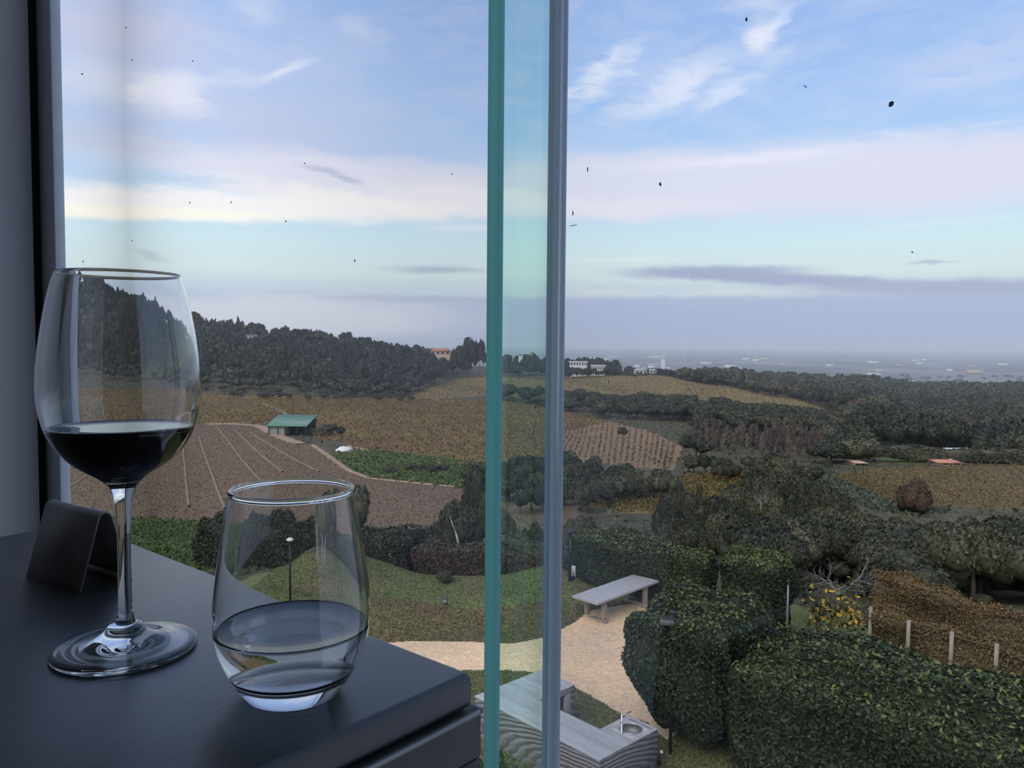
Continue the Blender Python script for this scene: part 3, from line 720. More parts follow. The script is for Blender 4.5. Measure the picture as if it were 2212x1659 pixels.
# ---- tracks: ribbons of earth laid on the ground
m_track = mat('pale_earth_track', (.33, .235, .155), .9, .2, var=(.27, .19, .13), scale=.6, bump=.3)
m_trackr = mat('orange_earth_track', (.33, .185, .095), .9, .2, var=(.27, .16, .09), scale=.6, bump=.3)
m_tract = mat('dry_tractor_line', (.235, .165, .115), .9, .2, var=(.19, .13, .09), scale=.5)
def ribbon(name, pts, w, m, label, lift_=.25, n=40):
    P = np.array([hit(*p) for p in pts]); s = np.r_[0, np.cumsum(np.hypot(*np.diff(P[:, :2], axis=0).T))]
    u = np.linspace(0, s[-1], n); X = np.interp(u, s, P[:, 0]); Y = np.interp(u, s, P[:, 1])
    dx, dy = np.gradient(X), np.gradient(Y); l = np.hypot(dx, dy); nx, ny = -dy / l, dx / l
    ww = w * (.5 + .08 * np.sin(u * .7)); v = []
    for k in (-1, -.5, 0, .5, 1):
        x = X + nx * ww * k; y = Y + ny * ww * k; v.append(np.stack([x, y, terr(x, y) + lift_ * (1 - .9 * abs(k) ** 3)], -1))
    v = np.stack(v, 1).reshape(-1, 3); f = []
    for i in range(n - 1):
        for k in range(4): f.append((i * 5 + k, i * 5 + k + 1, (i + 1) * 5 + k + 1, (i + 1) * 5 + k))
    o = link(name, mesh_np(name, v, np.array(f), m, True)); tag(o, label, kind='structure'); return o
ribbon('earth_track', [(440, 917), (500, 916), (560, 920), (598, 941), (650, 960)], 4.5, m_track, 'pale earth track leading to the green roofed shed')
ribbon('earth_track', [(570, 872), (600, 884), (622, 898), (650, 906)], 2.2, m_track, 'thin earth track climbing behind the green roofed shed')
ribbon('earth_track', [(676, 962), (702, 980), (735, 1003), (756, 1018), (800, 1034), (880, 1042), (985, 1052)], 1.6, m_track, 'earth track along the right edge of the brown vineyard')
ribbon('earth_track', [(752, 963), (790, 972), (822, 986), (880, 993), (960, 999), (1060, 1004), (1100, 1008)], 1.7, m_trackr, 'orange earth track above the rough green strip')
ribbon('earth_track', [(1100, 1058), (1180, 1062), (1245, 1071)], 2.0, m_track, 'short pale earth track above the right end of the brown field')
ribbon('earth_track', [(860, 1141), (920, 1142), (990, 1143)], 1.2, m_track, 'pale track along the near edge of the brown field')
for i, (a, b) in enumerate([((430, 945), (486, 1100)), ((470, 925), (572, 1050)), ((505, 928), (610, 1020)), ((540, 935), (690, 1020)), ((395, 960), (408, 1095)), ((220, 1000), (140, 1060))]):
    ribbon('tractor_track', [a, ((a[0] + b[0]) / 2, (a[1] + b[1]) / 2 + 4), b], .55, m_tract, 'thin pale tractor line across the brown vineyard field', .30, 30)['group'] = 'tractor lines in the brown vineyard'

# ================================================================ FOLIAGE
def leafcards(P, N, size, r, jit=.7, aspect=.6):
    """one rhombic card per point; P points, N outward normals, size array"""
    n = len(P); nn = N + jit * r.normal(size=(n, 3)); nn /= np.linalg.norm(nn, axis=1, keepdims=True) + 1e-9
    t = r.normal(size=(n, 3)); t -= (t * nn).sum(1, keepdims=True) * nn; t /= np.linalg.norm(t, axis=1, keepdims=True) + 1e-9
    b = np.cross(nn, t); s = np.asarray(size).reshape(-1, 1) * np.ones((n, 1))
    v = np.stack([P - t * s, P - b * s * aspect + nn * s * .12, P + t * s, P + b * s * aspect + nn * s * .12], 1).reshape(-1, 3)
    f = np.arange(4 * n).reshape(n, 4)
    return v, f
_ico = {}
def ico(sub):
    if sub not in _ico:
        bm = bmesh.new(); bmesh.ops.create_icosphere(bm, subdivisions=sub, radius=1)
        _ico[sub] = (np.array([v.co[:] for v in bm.verts]), np.array([[v.index for v in f.verts] for f in bm.faces])); bm.free()
    return _ico[sub]
def sph(n, r):
    v = r.normal(size=(n, 3)); return v / np.linalg.norm(v, axis=1, keepdims=True)
def crown(seed, shape, nblob, ncard, card, core=2):
    """unit crown: radius about 1 in plan, base of tree at z=0, top at z=1 (height scaled on the object).  returns verts, quads, tris"""
    r = np.random.default_rng(seed); cs, rs = [], []
    for i in range(nblob):
        if shape == 'round':
            th, ph = r.uniform(0, 2 * np.pi), r.uniform(-.25, 1) ; q = .62 * math.sqrt(r.uniform(.05, 1))
            cs.append((q * math.cos(th), q * math.sin(th), .52 + .26 * ph * (1 - q * .6))); rs.append(r.uniform(.3, .44))
        elif shape == 'cone':
            z = .12 + .8 * (i + .5) / nblob; q = .55 * (1 - z) * r.uniform(.5, 1); th = i * 2.4
            cs.append((q * math.cos(th), q * math.sin(th), z)); rs.append(.16 + .5 * (1 - z))
        elif shape == 'column':
            z = .12 + .76 * (i + .5) / nblob; th = r.uniform(0, 6.28); q = .2
            cs.append((q * math.cos(th), q * math.sin(th), z)); rs.append(.42 * (1.1 - abs(z - .45)))
        elif shape == 'umbrella':
            th = r.uniform(0, 6.28); q = .68 * math.sqrt(r.uniform(0, 1)); cs.append((q * math.cos(th), q * math.sin(th), .80 + .06 * r.normal() - .12 * q)); rs.append(r.uniform(.26, .38))
        elif shape == 'bush':
            th = r.uniform(0, 6.28); q = .66 * math.sqrt(r.uniform(0, 1)); cs.append((q * math.cos(th), q * math.sin(th), .28 + .40 * (1 - q) * r.uniform(.2, 1))); rs.append(r.uniform(.22, .42))
    cs = np.array(cs); rs = np.array(rs)
    zs = {'round': .62, 'cone': .42, 'column': .34, 'umbrella': .34, 'bush': .8}[shape]   # vertical squash of the blobs
    vs, qs, ts = [], [], []; n0 = 0
    iv, it = ico(core)
    for c_, r_ in zip(cs, rs):
        k = 1 + .12 * np.sin(iv[:, :1] * 5 + seed) * np.cos(iv[:, 1:2] * 6 + c_[0] * 9)
        v = c_ + iv * k * np.array([r_, r_, r_ * zs]) * .88
        vs.append(v); ts.append(it + n0); n0 += len(v)
    w = rs ** 2; pick = r.choice(len(cs), ncard, p=w / w.sum()); d = sph(ncard, r); d[:, 2] = np.where(d[:, 2] < -.35, -d[:, 2], d[:, 2])
    P = cs[pick] + d * (rs[pick] * r.uniform(.86, 1.06, ncard))[:, None] * np.array([1, 1, zs])
    inside = np.zeros(ncard, bool)
    for c_, r_ in zip(cs, rs):
        inside |= (((P - c_) / np.array([1, 1, zs])) ** 2).sum(1) < (r_ * .84) ** 2
    P, d = P[~inside], d[~inside]
    v, f = leafcards(P, d * np.array([1, 1, 1.4]), card * r.uniform(.6, 1.3, len(P)), r)
    vs.append(v); qs.append(f + n0); n0 += len(v)
    V_ = np.concatenate(vs); V_[:, 2] = np.clip(V_[:, 2], .02, 1.05)
    return V_, np.concatenate(qs), np.concatenate(ts)
def trunk_arr(r, h=.6, n=6, lean=.05):
    mb = MB(); mb.tube([(0, 0, -.06), (lean * .3, 0, h * .4), (lean, .02, h)], [r, r * .8, r * .45], n, cap=False)
    return np.concatenate(mb.v), np.array(mb.f4)
m_bark = mat('grey_brown_bark', (.085, .07, .058), .9, .2, var=(.05, .042, .036), scale=6)
m_pale = mat('pale_bark', (.42, .40, .36), .8, .2, var=(.28, .26, .23), scale=8)
def leafmat(name, c, var, ov=.28, iv=.45):
    return mat(name, c, .62, .3, var=var, scale=.55, obj_var=ov, isl_var=iv, trans=.12)
LM = {
 'ridge': leafmat('ridge_evergreen_leaves', (.032, .040, .026), (.044, .044, .034)),
 'dark': leafmat('dark_green_leaves', (.042, .049, .029), (.052, .056, .034)),
 'mid': leafmat('mid_green_leaves', (.062, .069, .038), (.078, .079, .045)),
 'olive': leafmat('olive_grey_leaves', (.085, .098, .062), (.11, .12, .08)),
 'light': leafmat('fresh_green_leaves', (.085, .120, .030), (.060, .092, .028)),
 'russet': leafmat('russet_leaves', (.074, .055, .036), (.088, .066, .042)),
 'autumn': leafmat('tan_autumn_leaves', (.105, .082, .045), (.085, .072, .042)),
 'brownvine': leafmat('brown_vine_leaves', (.135, .100, .046), (.098, .086, .040)),
 'goldvine': leafmat('gold_vine_leaves', (.175, .122, .034), (.125, .10, .034)),
 'poplar': leafmat('bare_twig_haze', (.125, .098, .082), (.098, .082, .068)),
 'yellow': leafmat('yellow_leaves', (.52, .34, .035), (.42, .30, .05), .1, .3),
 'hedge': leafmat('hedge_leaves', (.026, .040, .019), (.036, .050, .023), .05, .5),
 'hedgetip_lit': leafmat('hedge_lit_shoot_leaves', (.115, .142, .042), (.085, .118, .04), .05, .4),  # pale shoots, with the sky-lit hedge top painted into their colour
 'redhedge': leafmat('red_brown_hedge_leaves', (.060, .040, .030), (.072, .056, .034), .05, .4),
}
PROTO = {}
def proto(kind, shape, lm, seed, nblob, ncard, card, core=2, bark=None, tr=.055):
    key = (kind, seed)
    v, q, t3 = crown(seed, shape, nblob, ncard, card, core)
    tv, tf = trunk_arr(tr, .6 if shape != 'umbrella' else .8)
    nv = len(v); v = np.concatenate([v, tv]); idx = np.r_[np.zeros(len(t3), int), np.zeros(len(q), int), np.ones(len(tf), int)]
    me = mesh_np(kind, v, [t3, np.concatenate([q, tf + nv])], [LM[lm], bark or m_bark], idx=idx)
    PROTO.setdefault(kind, []).append(me); return me
for s in range(5): proto('ridge_tree', 'round', 'ridge', 10 + s, 9, 520, .10, 1)
for s in range(3): proto('ridge_pine', 'cone', 'ridge', 30 + s, 9, 420, .09, 1)
for s in range(3): proto('umbrella_pine', 'umbrella', 'ridge', 40 + s, 8, 420, .085, 1)
for s in range(5): proto('valley_tree', 'round', 'dark', 50 + s, 11, 1300, .075, 2)
for s in range(3): proto('valley_tree_mid', 'round', 'mid', 60 + s, 11, 1300, .075, 2)
for s in range(3): proto('russet_tree', 'round', 'russet', 70 + s, 9, 900, .07, 1)
for s in range(3): proto('autumn_tree', 'round', 'autumn', 80 + s, 9, 900, .07, 1)
for s in range(2): proto('conifer', 'cone', 'dark', 90 + s, 12, 1500, .065, 1)
for s in range(4): proto('thicket_tree', 'round', 'dark', 100 + s, 14, 4200, .042, 2)
for s in range(3): proto('thicket_tree_mid', 'round', 'mid', 110 + s, 14, 4200, .042, 2)
for s in range(3): proto('olive_bush', 'bush', 'olive', 120 + s, 9, 4200, .038, 2)
for s in range(3): proto('green_bush', 'bush', 'mid', 130 + s, 9, 3600, .045, 2)
for s in range(2): proto('light_bush', 'bush', 'light', 140 + s, 9, 3600, .045, 2)
for s in range(2): proto('russet_thicket', 'round', 'russet', 150 + s, 12, 3200, .04, 2)
for s in range(2): proto('russet_bush', 'bush', 'russet', 155 + s, 10, 3600, .04, 2)
for s in range(3): proto('poplar', 'column', 'poplar', 160 + s, 8, 800, .085, 1)

NTREE = {}
def tree(kind, X, Y, h, w, name, label, cat='tree', group=None, z=None):
    me = PROTO[kind][random.randrange(len(PROTO[kind]))]
    o = bpy.data.objects.new(name, me); C.objects.link(o)
    o.location = (X, Y, (gz(X, Y) if z is None else z) - .02 * h); o.scale = (w / 2, w / 2 * random.uniform(.9, 1.1), h); o.rotation_euler = (0, 0, random.uniform(0, 6.28))
    tag(o, label, cat, group); NTREE[name] = NTREE.get(name, 0) + 1
    return o
def tree_top(kind, px, py, Y, wpx, name, label, cat='tree', group=None, hmin=1.2):
    """tree whose top is seen at (px,py) at distance Y and whose crown is wpx wide"""
    P = at(px, py, Y); g = gz(P[0], P[1]); h = max(P[2] - g, hmin)
    return tree(kind, P[0], P[1], h, wpx * Y / FPX, name, label, cat, group)

def stuff_trees(name, items, label, cat, lmname, ncard=70):
    """the many small far trees of one wood as a single object"""
    vs, fq, ft = [], [], []; n0 = 0
    variants = [crown(900 + i, 'round', 4, ncard, .17, 1) for i in range(5)]
    for k, (X, Y, h, w) in enumerate(items):
        v, q, t3 = variants[k % 5]; a = k * 2.4
        R_ = np.array([[math.cos(a), -math.sin(a), 0], [math.sin(a), math.cos(a), 0], [0, 0, 1]])
        vv = (v @ R_.T) * np.array([w / 2, w / 2, h]) + np.array([X, Y, gz(X, Y)])
        vs.append(vv); fq.append(q + n0); ft.append(t3 + n0); n0 += len(vv)
    if not vs: return
    o = link(name, mesh_np(name, np.concatenate(vs), [np.concatenate(ft), np.concatenate(fq)], LM[lmname])); return tag(o, label, cat, kind='stuff')

# ---- wooded ridge on the left
rr_ = np.random.default_rng(3); items = []
Yv = 445.
while Yv < 760:
    step = 9.5 + (Yv - 445) * .006
    tmin, tmax = (60 - CX) / FPX, (960 - CX) / FPX
    if Yv > 560: tmax = (1010 - CX) / FPX
    X = tmin * Yv
    while X < tmax * Yv:
        x, y = X + rr_.uniform(-3, 3), Yv + rr_.uniform(-4, 4)
        p = CX + FPX * x / y
        lim = 445 + max(0, p - 900) * 1.7
        if y > lim:
            nearf = np.clip((500 - y) / 60, 0, 1)
            h = rr_.uniform(10, 16) * (1 - .45 * nearf); w = rr_.uniform(10, 15) * (1 - .2 * nearf)
            items.append((x, y, h, w))
        X += step * rr_.uniform(.9, 1.4)
    Yv += step * 1.15
items.sort(key=lambda q: -(q[2] / q[1]))
# the crest and the front show; trees hidden in the folds go into the mass
rest = items[285:]
for k, (x, y, h, w) in enumerate(items[:285]):
    p = CX + FPX * x / y
    kd = 'ridge_tree' if (p > 520 or rr_.uniform() < .55) else 'ridge_pine'
    if kd == 'ridge_pine': w *= .62; h *= 1.25
    if p > 560 and y > 640 and rr_.uniform() < .3: kd = 'umbrella_pine'
    tree(kd, x, y, h, w, 'ridge_tree', {'ridge_tree': 'dark round crowned tree in the wood on the left ridge', 'ridge_pine': 'dark pointed pine in the wood on the left ridge', 'umbrella_pine': 'flat topped dark pine in the wood on the left ridge'}[kd], 'tree', {'ridge_tree': 'round trees of the left ridge wood', 'ridge_pine': 'pointed pines of the left ridge wood', 'umbrella_pine': 'flat pines of the left ridge wood'}[kd])
stuff_trees('ridge_wood', rest, 'mass of further dark trees covering the left ridge', 'woodland', 'ridge')
# tall trees standing out of the ridge
for px, py, Y, w, kd, lab in [(268, 628, 600, 20, 'ridge_pine', 'slim tall tree rising above the left ridge wood, seen through the wine glass'), (310, 640, 610, 30, 'ridge_tree', 'tall bushy tree behind the wine glass, right of the slim one'),
        (330, 652, 580, 26, 'ridge_tree', 'rounded tall tree in the middle of the wine glass bowl'), (365, 646, 560, 34, 'ridge_pine', 'tall pointed tree seen through the right of the wine glass bowl'),
        (745, 716, 690, 34, 'umbrella_pine', 'flat topped pine on the ridge skyline right of centre'), (650, 704, 690, 44, 'umbrella_pine', 'broad flat pine on the ridge skyline above the shed'), (785, 722, 690, 40, 'umbrella_pine', 'flat pine at the lower end of the ridge skyline'),
        (1010, 727, 620, 46, 'ridge_tree', 'big round tree on the skyline just left of the glass fin'), (1036, 730, 615, 40, 'ridge_tree', 'round tree on the skyline touching the glass fin'), (990, 745, 610, 44, 'ridge_tree', 'round dark tree left of the glass fin, below the skyline pair')]:
    tree_top(kd, px, py, Y, w, 'skyline_tree', lab)

# ---- woods filled from outlines of their crowns
def fill(poly, ymap, dx, dy, kinds, name, label, group, wpx, hr=None, seed=1, limit=None, cat='tree', hmin=1.5, hmax=30):
    r = np.random.default_rng(seed); xs = [p[0] for p in poly]; ys = [p[1] for p in poly]; out = []
    y = min(ys); row = 0
    while y <= max(ys):
        x = min(xs) + (row % 2) * dx / 2
        while x <= max(xs):
            px, py = x + r.uniform(-.4, .4) * dx, y + r.uniform(-.4, .4) * dy
            if inpoly(np.array([px]), np.array([py]), poly)[0]:
                Y = float(np.interp(py, [q[0] for q in ymap], [q[1] for q in ymap])) * r.uniform(.96, 1.04)
                P = at(px, py, Y); h = P[2] - gz(P[0], P[1])
                if hr: h = float(np.clip(h, hr[0], hr[1]))
                if h > hmin: out.append((P[0], P[1], min(h, hmax), r.uniform(*wpx) * Y / FPX, kinds[r.integers(len(kinds))]))
            x += dx
        y += dy; row += 1
    out.sort(key=lambda q: -q[3] / q[1])
    for q in out[:limit]:
        tree(q[4], q[0], q[1], q[2], q[3], name, label, cat, group)
    return [q[:4] for q in (out[limit:] if limit else [])]
K_DARK = ['valley_tree', 'valley_tree', 'valley_tree', 'valley_tree_mid']
fill([(1060, 770), (1120, 752), (1230, 762), (1300, 765), (1390, 790), (1390, 812), (1200, 808), (1060, 818)], [(750, 800), (815, 660)], 22, 12, ['ridge_tree'], 'knoll_tree', 'dark tree in the belt behind the ochre hill', 'trees behind the ochre hill', (26, 42), (9, 18), 2)
fill([(1395, 795), (1440, 785), (1485, 800), (1500, 822), (1440, 826), (1380, 822)], [(785, 660), (826, 630)], 20, 11, ['ridge_tree'], 'hilltop_tree', 'dark tree of the clump on top of the ochre hill', 'clump on the ochre hill', (26, 38), (5, 13), 3)
def grow(pr, yr, sp, hr, wr, kinds, seed, keep=None, gain=1.0):
    """trees scattered in plan between image columns pr and distances yr"""
    r = np.random.default_rng(seed); out = []; Y = yr[0]
    while Y < yr[1]:
        st = sp * (1 + (Y / yr[0] - 1) * .10 * gain); X = (pr[0] - CX) / FPX * Y
        while X < (pr[1] - CX) / FPX * Y:
            x, y = X + r.uniform(-.35, .35) * st, Y + r.uniform(-.35, .35) * st
            if keep is None or keep(CX + FPX * x / y, y): out.append((x, y, r.uniform(*hr), r.uniform(*wr) * st / sp, kinds[r.integers(len(kinds))]))
            X += st
        Y += st * .95
    out.sort(key=lambda q: -q[2] / q[1]); return out
for q in grow((1090, 1850), (196, 440), 10, (4.5, 8.5), (9, 14), K_DARK, 4, lambda p, y: not in_field(p, y) and not (p < 1215 and y < 330) and not (1195 < p < 1490 and y < 318) and not (1510 < p < 1790 and y < 262)):
    tree(q[4], q[0], q[1], q[2], q[3], 'valley_tree', 'dark tree in the wooded valley below the ochre hill', 'tree', 'trees in the valley wood')
def kr(px, Y):
    lim = np.interp(px, [1480, 1560, 1640, 1700, 1780, 1850, 1900, 2300], [640, 600, 590, 570, 500, 300, 250, 245]); return Y > lim
wood = grow((1480, 2330), (246, 1080), 12.5, (9, 16), (13, 19), ['valley_tree', 'valley_tree', 'valley_tree_mid', 'valley_tree_mid', 'russet_tree', 'autumn_tree', 'ridge_tree', 'valley_tree', 'conifer'], 5, kr)
WL = {'valley_tree': 'dark green tree', 'valley_tree_mid': 'olive green tree', 'russet_tree': 'russet tree', 'autumn_tree': 'tan autumn tree', 'ridge_tree': 'blackish evergreen tree', 'conifer': 'dark conical tree'}
for q in wood[:290]:
    tree(q[4], q[0], q[1], q[2], q[3] * (.6 if q[4] == 'conifer' else 1), 'woodland_tree', WL[q[4]] + ' in the mixed wood covering the right hand slope', 'tree', WL[q[4]] + 's of the right hand wood')
stuff_trees('slope_wood', [q[:4] for q in wood[290::2]], 'mass of small far dark trees up the right slope', 'woodland', 'dark')
stuff_trees('slope_wood', [q[:4] for q in wood[291::2]], 'mass of small far brownish trees up the right slope', 'woodland', 'mid')
far = []
rf = np.random.default_rng(9)
for _ in range(420):
    Y = math.exp(rf.uniform(math.log(950), math.log(2600))); p = rf.uniform(1180, 2320)
    far.append(((p - CX) / FPX * Y, Y, rf.uniform(8, 15), rf.uniform(16, 34)))
stuff_trees('plain_wood', far, 'scattered far trees at the edge of the hazy plain', 'woodland', 'mid', 40)
fill([(1060, 990), (1130, 972), (1215, 962), (1330, 985), (1440, 1008), (1455, 1030), (1380, 1045), (1240, 1052), (1100, 1056)], [(962, 185), (1005, 150), (1055, 125)], 34, 17, ['valley_tree', 'valley_tree_mid', 'valley_tree'], 'hedgerow_tree', 'bushy dark tree in the band below the red soil vineyard', 'trees below the red soil vineyard', (44, 74), (3, 9), 6)
fill([(1500, 905), (1600, 925), (1700, 900), (1780, 940), (1785, 985), (1640, 990), (1520, 975)], [(900, 250), (990, 215)], 24, 22, ['poplar'], 'bare_poplar', 'bare tan poplar in the row left of the right wood', 'bare poplars', (16, 28), (8, 15), 7)
fill([(1480, 965), (1560, 985), (1690, 975), (1760, 1000), (1740, 1030), (1620, 1010), (1500, 1000)], [(965, 190), (1030, 140)], 34, 20, K_DARK, 'streamside_tree', 'dark tree at the foot of the bare poplars', 'trees at the foot of the poplars', (46, 70), (3, 9), 8)
fill([(1430, 1060), (1480, 1035), (1540, 1070), (1640, 990), (1760, 1005), (1850, 1075), (1960, 1115), (2080, 1130), (2240, 1120), (2240, 1260), (2000, 1230), (1860, 1190), (1720, 1190), (1560, 1165), (1440, 1150)],
     [(985, 112), (1060, 84), (1120, 66), (1180, 52), (1260, 41)], 46, 26, ['thicket_tree', 'thicket_tree', 'thicket_tree', 'thicket_tree_mid'], 'thicket_tree', 'dense dark green tree in the thicket behind the clipped hedge', 'trees of the dark thicket', (70, 112), (3, 10), 12)
fill([(2020, 1120), (2240, 1090), (2240, 1180), (2140, 1200), (2060, 1180)], [(1090, 72), (1200, 50)], 50, 34, ['russet_thicket'], 'russet_tree', 'russet autumn tree at the right edge above the vines', 'russet trees at the right edge', (70, 110), (3, 9), 13)
fill([(1215, 1090), (1300, 1085), (1420, 1110), (1430, 1165), (1330, 1165), (1215, 1160)], [(1085, 62), (1165, 40)], 44, 22, ['green_bush', 'green_bush', 'light_bush', 'thicket_tree_mid', 'olive_bush'], 'wild_bush', 'loose green bush between the hedge and the golden vines', 'bushes behind the hedge', (60, 90), (1.5, 6), 14, cat='bush')
fill([(800, 1000), (860, 990), (1040, 1010), (1050, 1045), (960, 1042), (880, 1030)], [(990, 185), (1045, 165)], 30, 12, ['green_bush', 'valley_tree_mid'], 'strip_bush', 'low green bush in the rough strip by the brown vineyard', 'bushes of the green strip', (28, 46), (1.2, 3.4), 15, cat='bush')
fill([(440, 845), (880, 850), (900, 862), (440, 858)], [(845, 455), (862, 432)], 24, 8, ['valley_tree_mid', 'ridge_tree'], 'field_edge_bush', 'low bush along the foot of the left ridge wood', 'bushes along the ridge foot', (15, 26), (3.5, 6.5), 16, cat='bush')
for q in grow((1690, 2330), (29.5, 62), 2.5, (2.0, 3.6), (3.2, 4.8), ['thicket_tree', 'thicket_tree', 'thicket_tree_mid', 'green_bush', 'thicket_tree'], 18, lambda p, y: not (1760 < p < 1860 and y < 36)):
    tree(q[4], q[0], q[1], q[2], q[3], 'slope_shrub', 'low dense shrub on the slope between the thicket and the vine rows', 'shrub', 'shrubs on the right slope')
# single trees one can tell apart
for kd, px, py, Y, w, nm, lab, cat in [
    ('thicket_tree', 1040, 1003, 56, 130, 'broadleaf_tree', 'big dark tree rising just left of the glass fin', 'tree'),
    ('thicket_tree', 985, 1072, 47, 140, 'broadleaf_tree', 'dark tree with a pale trunk left of the glass fin', 'tree'),
    ('thicket_tree_mid', 1092, 1082, 50, 90, 'broadleaf_tree', 'dark tree seen through the glass fin, beside the bright bush', 'tree'),
    ('thicket_tree', 950, 1120, 43, 90, 'broadleaf_tree', 'low dark tree at the right end of the dark hedge', 'tree'),
    ('light_bush', 1115, 1128, 40, 92, 'bright_bush', 'bright green bush seen through the glass fin', 'bush'),
    ('green_bush', 1150, 1108, 52, 70, 'round_bush', 'dark rounded bush behind the bright green bush', 'bush'),
    ('thicket_tree', 598, 1088, 50, 110, 'broadleaf_tree', 'dark tree behind the tumbler at its left side', 'tree'),
    ('valley_tree', 712, 914, 258, 40, 'broadleaf_tree', 'dark tree standing at the right end of the green shed', 'tree'),
    ('valley_tree', 738, 920, 254, 28, 'broadleaf_tree', 'small dark tree right of the tree by the shed', 'tree'),
    ('conifer', 1470, 1028, 88, 62, 'conifer', 'dark conical conifer left of the dark thicket', 'tree'),
    ('conifer', 1512, 1040, 84, 50, 'conifer', 'smaller dark conifer right of the conical one', 'tree'),
    ('russet_bush', 1990, 1016, 128, 104, 'round_tree', 'rounded russet bush in the middle of the rowed vineyard', 'tree'),
    ('conifer', 1790, 985, 190, 22, 'conifer', 'narrow dark cypress at the left end of the vineyard hedge', 'tree'),
    ('valley_tree', 1345, 920, 265, 24, 'lone_tree', 'lone dark tree standing in the red soil vineyard', 'tree'),
    ('thicket_tree_mid', 1897, 1172, 34, 78, 'garden_tree', 'pale green young tree above the brown vine row', 'tree'),
    ('green_bush', 1868, 1235, 33, 120, 'garden_bush', 'green bush beneath the pale young tree', 'bush'),
    ('olive_bush', 1998, 1243, 32, 110, 'olive_shrub', 'grey green olive shrub right of the pale young tree', 'bush'),
    ('olive_bush', 2050, 1285, 31, 84, 'olive_shrub', 'smaller grey olive shrub behind the middle of the vine row', 'bush'),
    ('olive_bush', 2125, 1288, 30, 60, 'olive_shrub', 'spiky grey olive shrub near the right edge', 'bush'),
    ('green_bush', 2170, 1232, 35, 110, 'garden_tree', 'rounded olive brown tree at the right edge behind the vines', 'tree'),
    ('green_bush', 1740, 1226, 31, 100, 'garden_bush', 'green bush behind the wire fence post', 'bush'),
    ('light_bush', 2090, 1262, 34, 46, 'garden_bush', 'small light green bush between the olive shrubs', 'bush'),
    ('thicket_tree_mid', 1830, 1205, 37, 90, 'garden_bush', 'brownish leafy bush behind the bare tree', 'bush'),
    ('green_bush', 960, 1248, 27.5, 56, 'lawn_shrub', 'small dark shrub growing on the mounded lawn', 'bush'),
    ('light_bush', 2140, 1172, 50, 50, 'garden_bush', 'bright green patch of bush in the dark thicket at right', 'bush'),
    ]:
    tree_top(kd, px, py, Y, w, nm, lab, cat, hmin=.5)

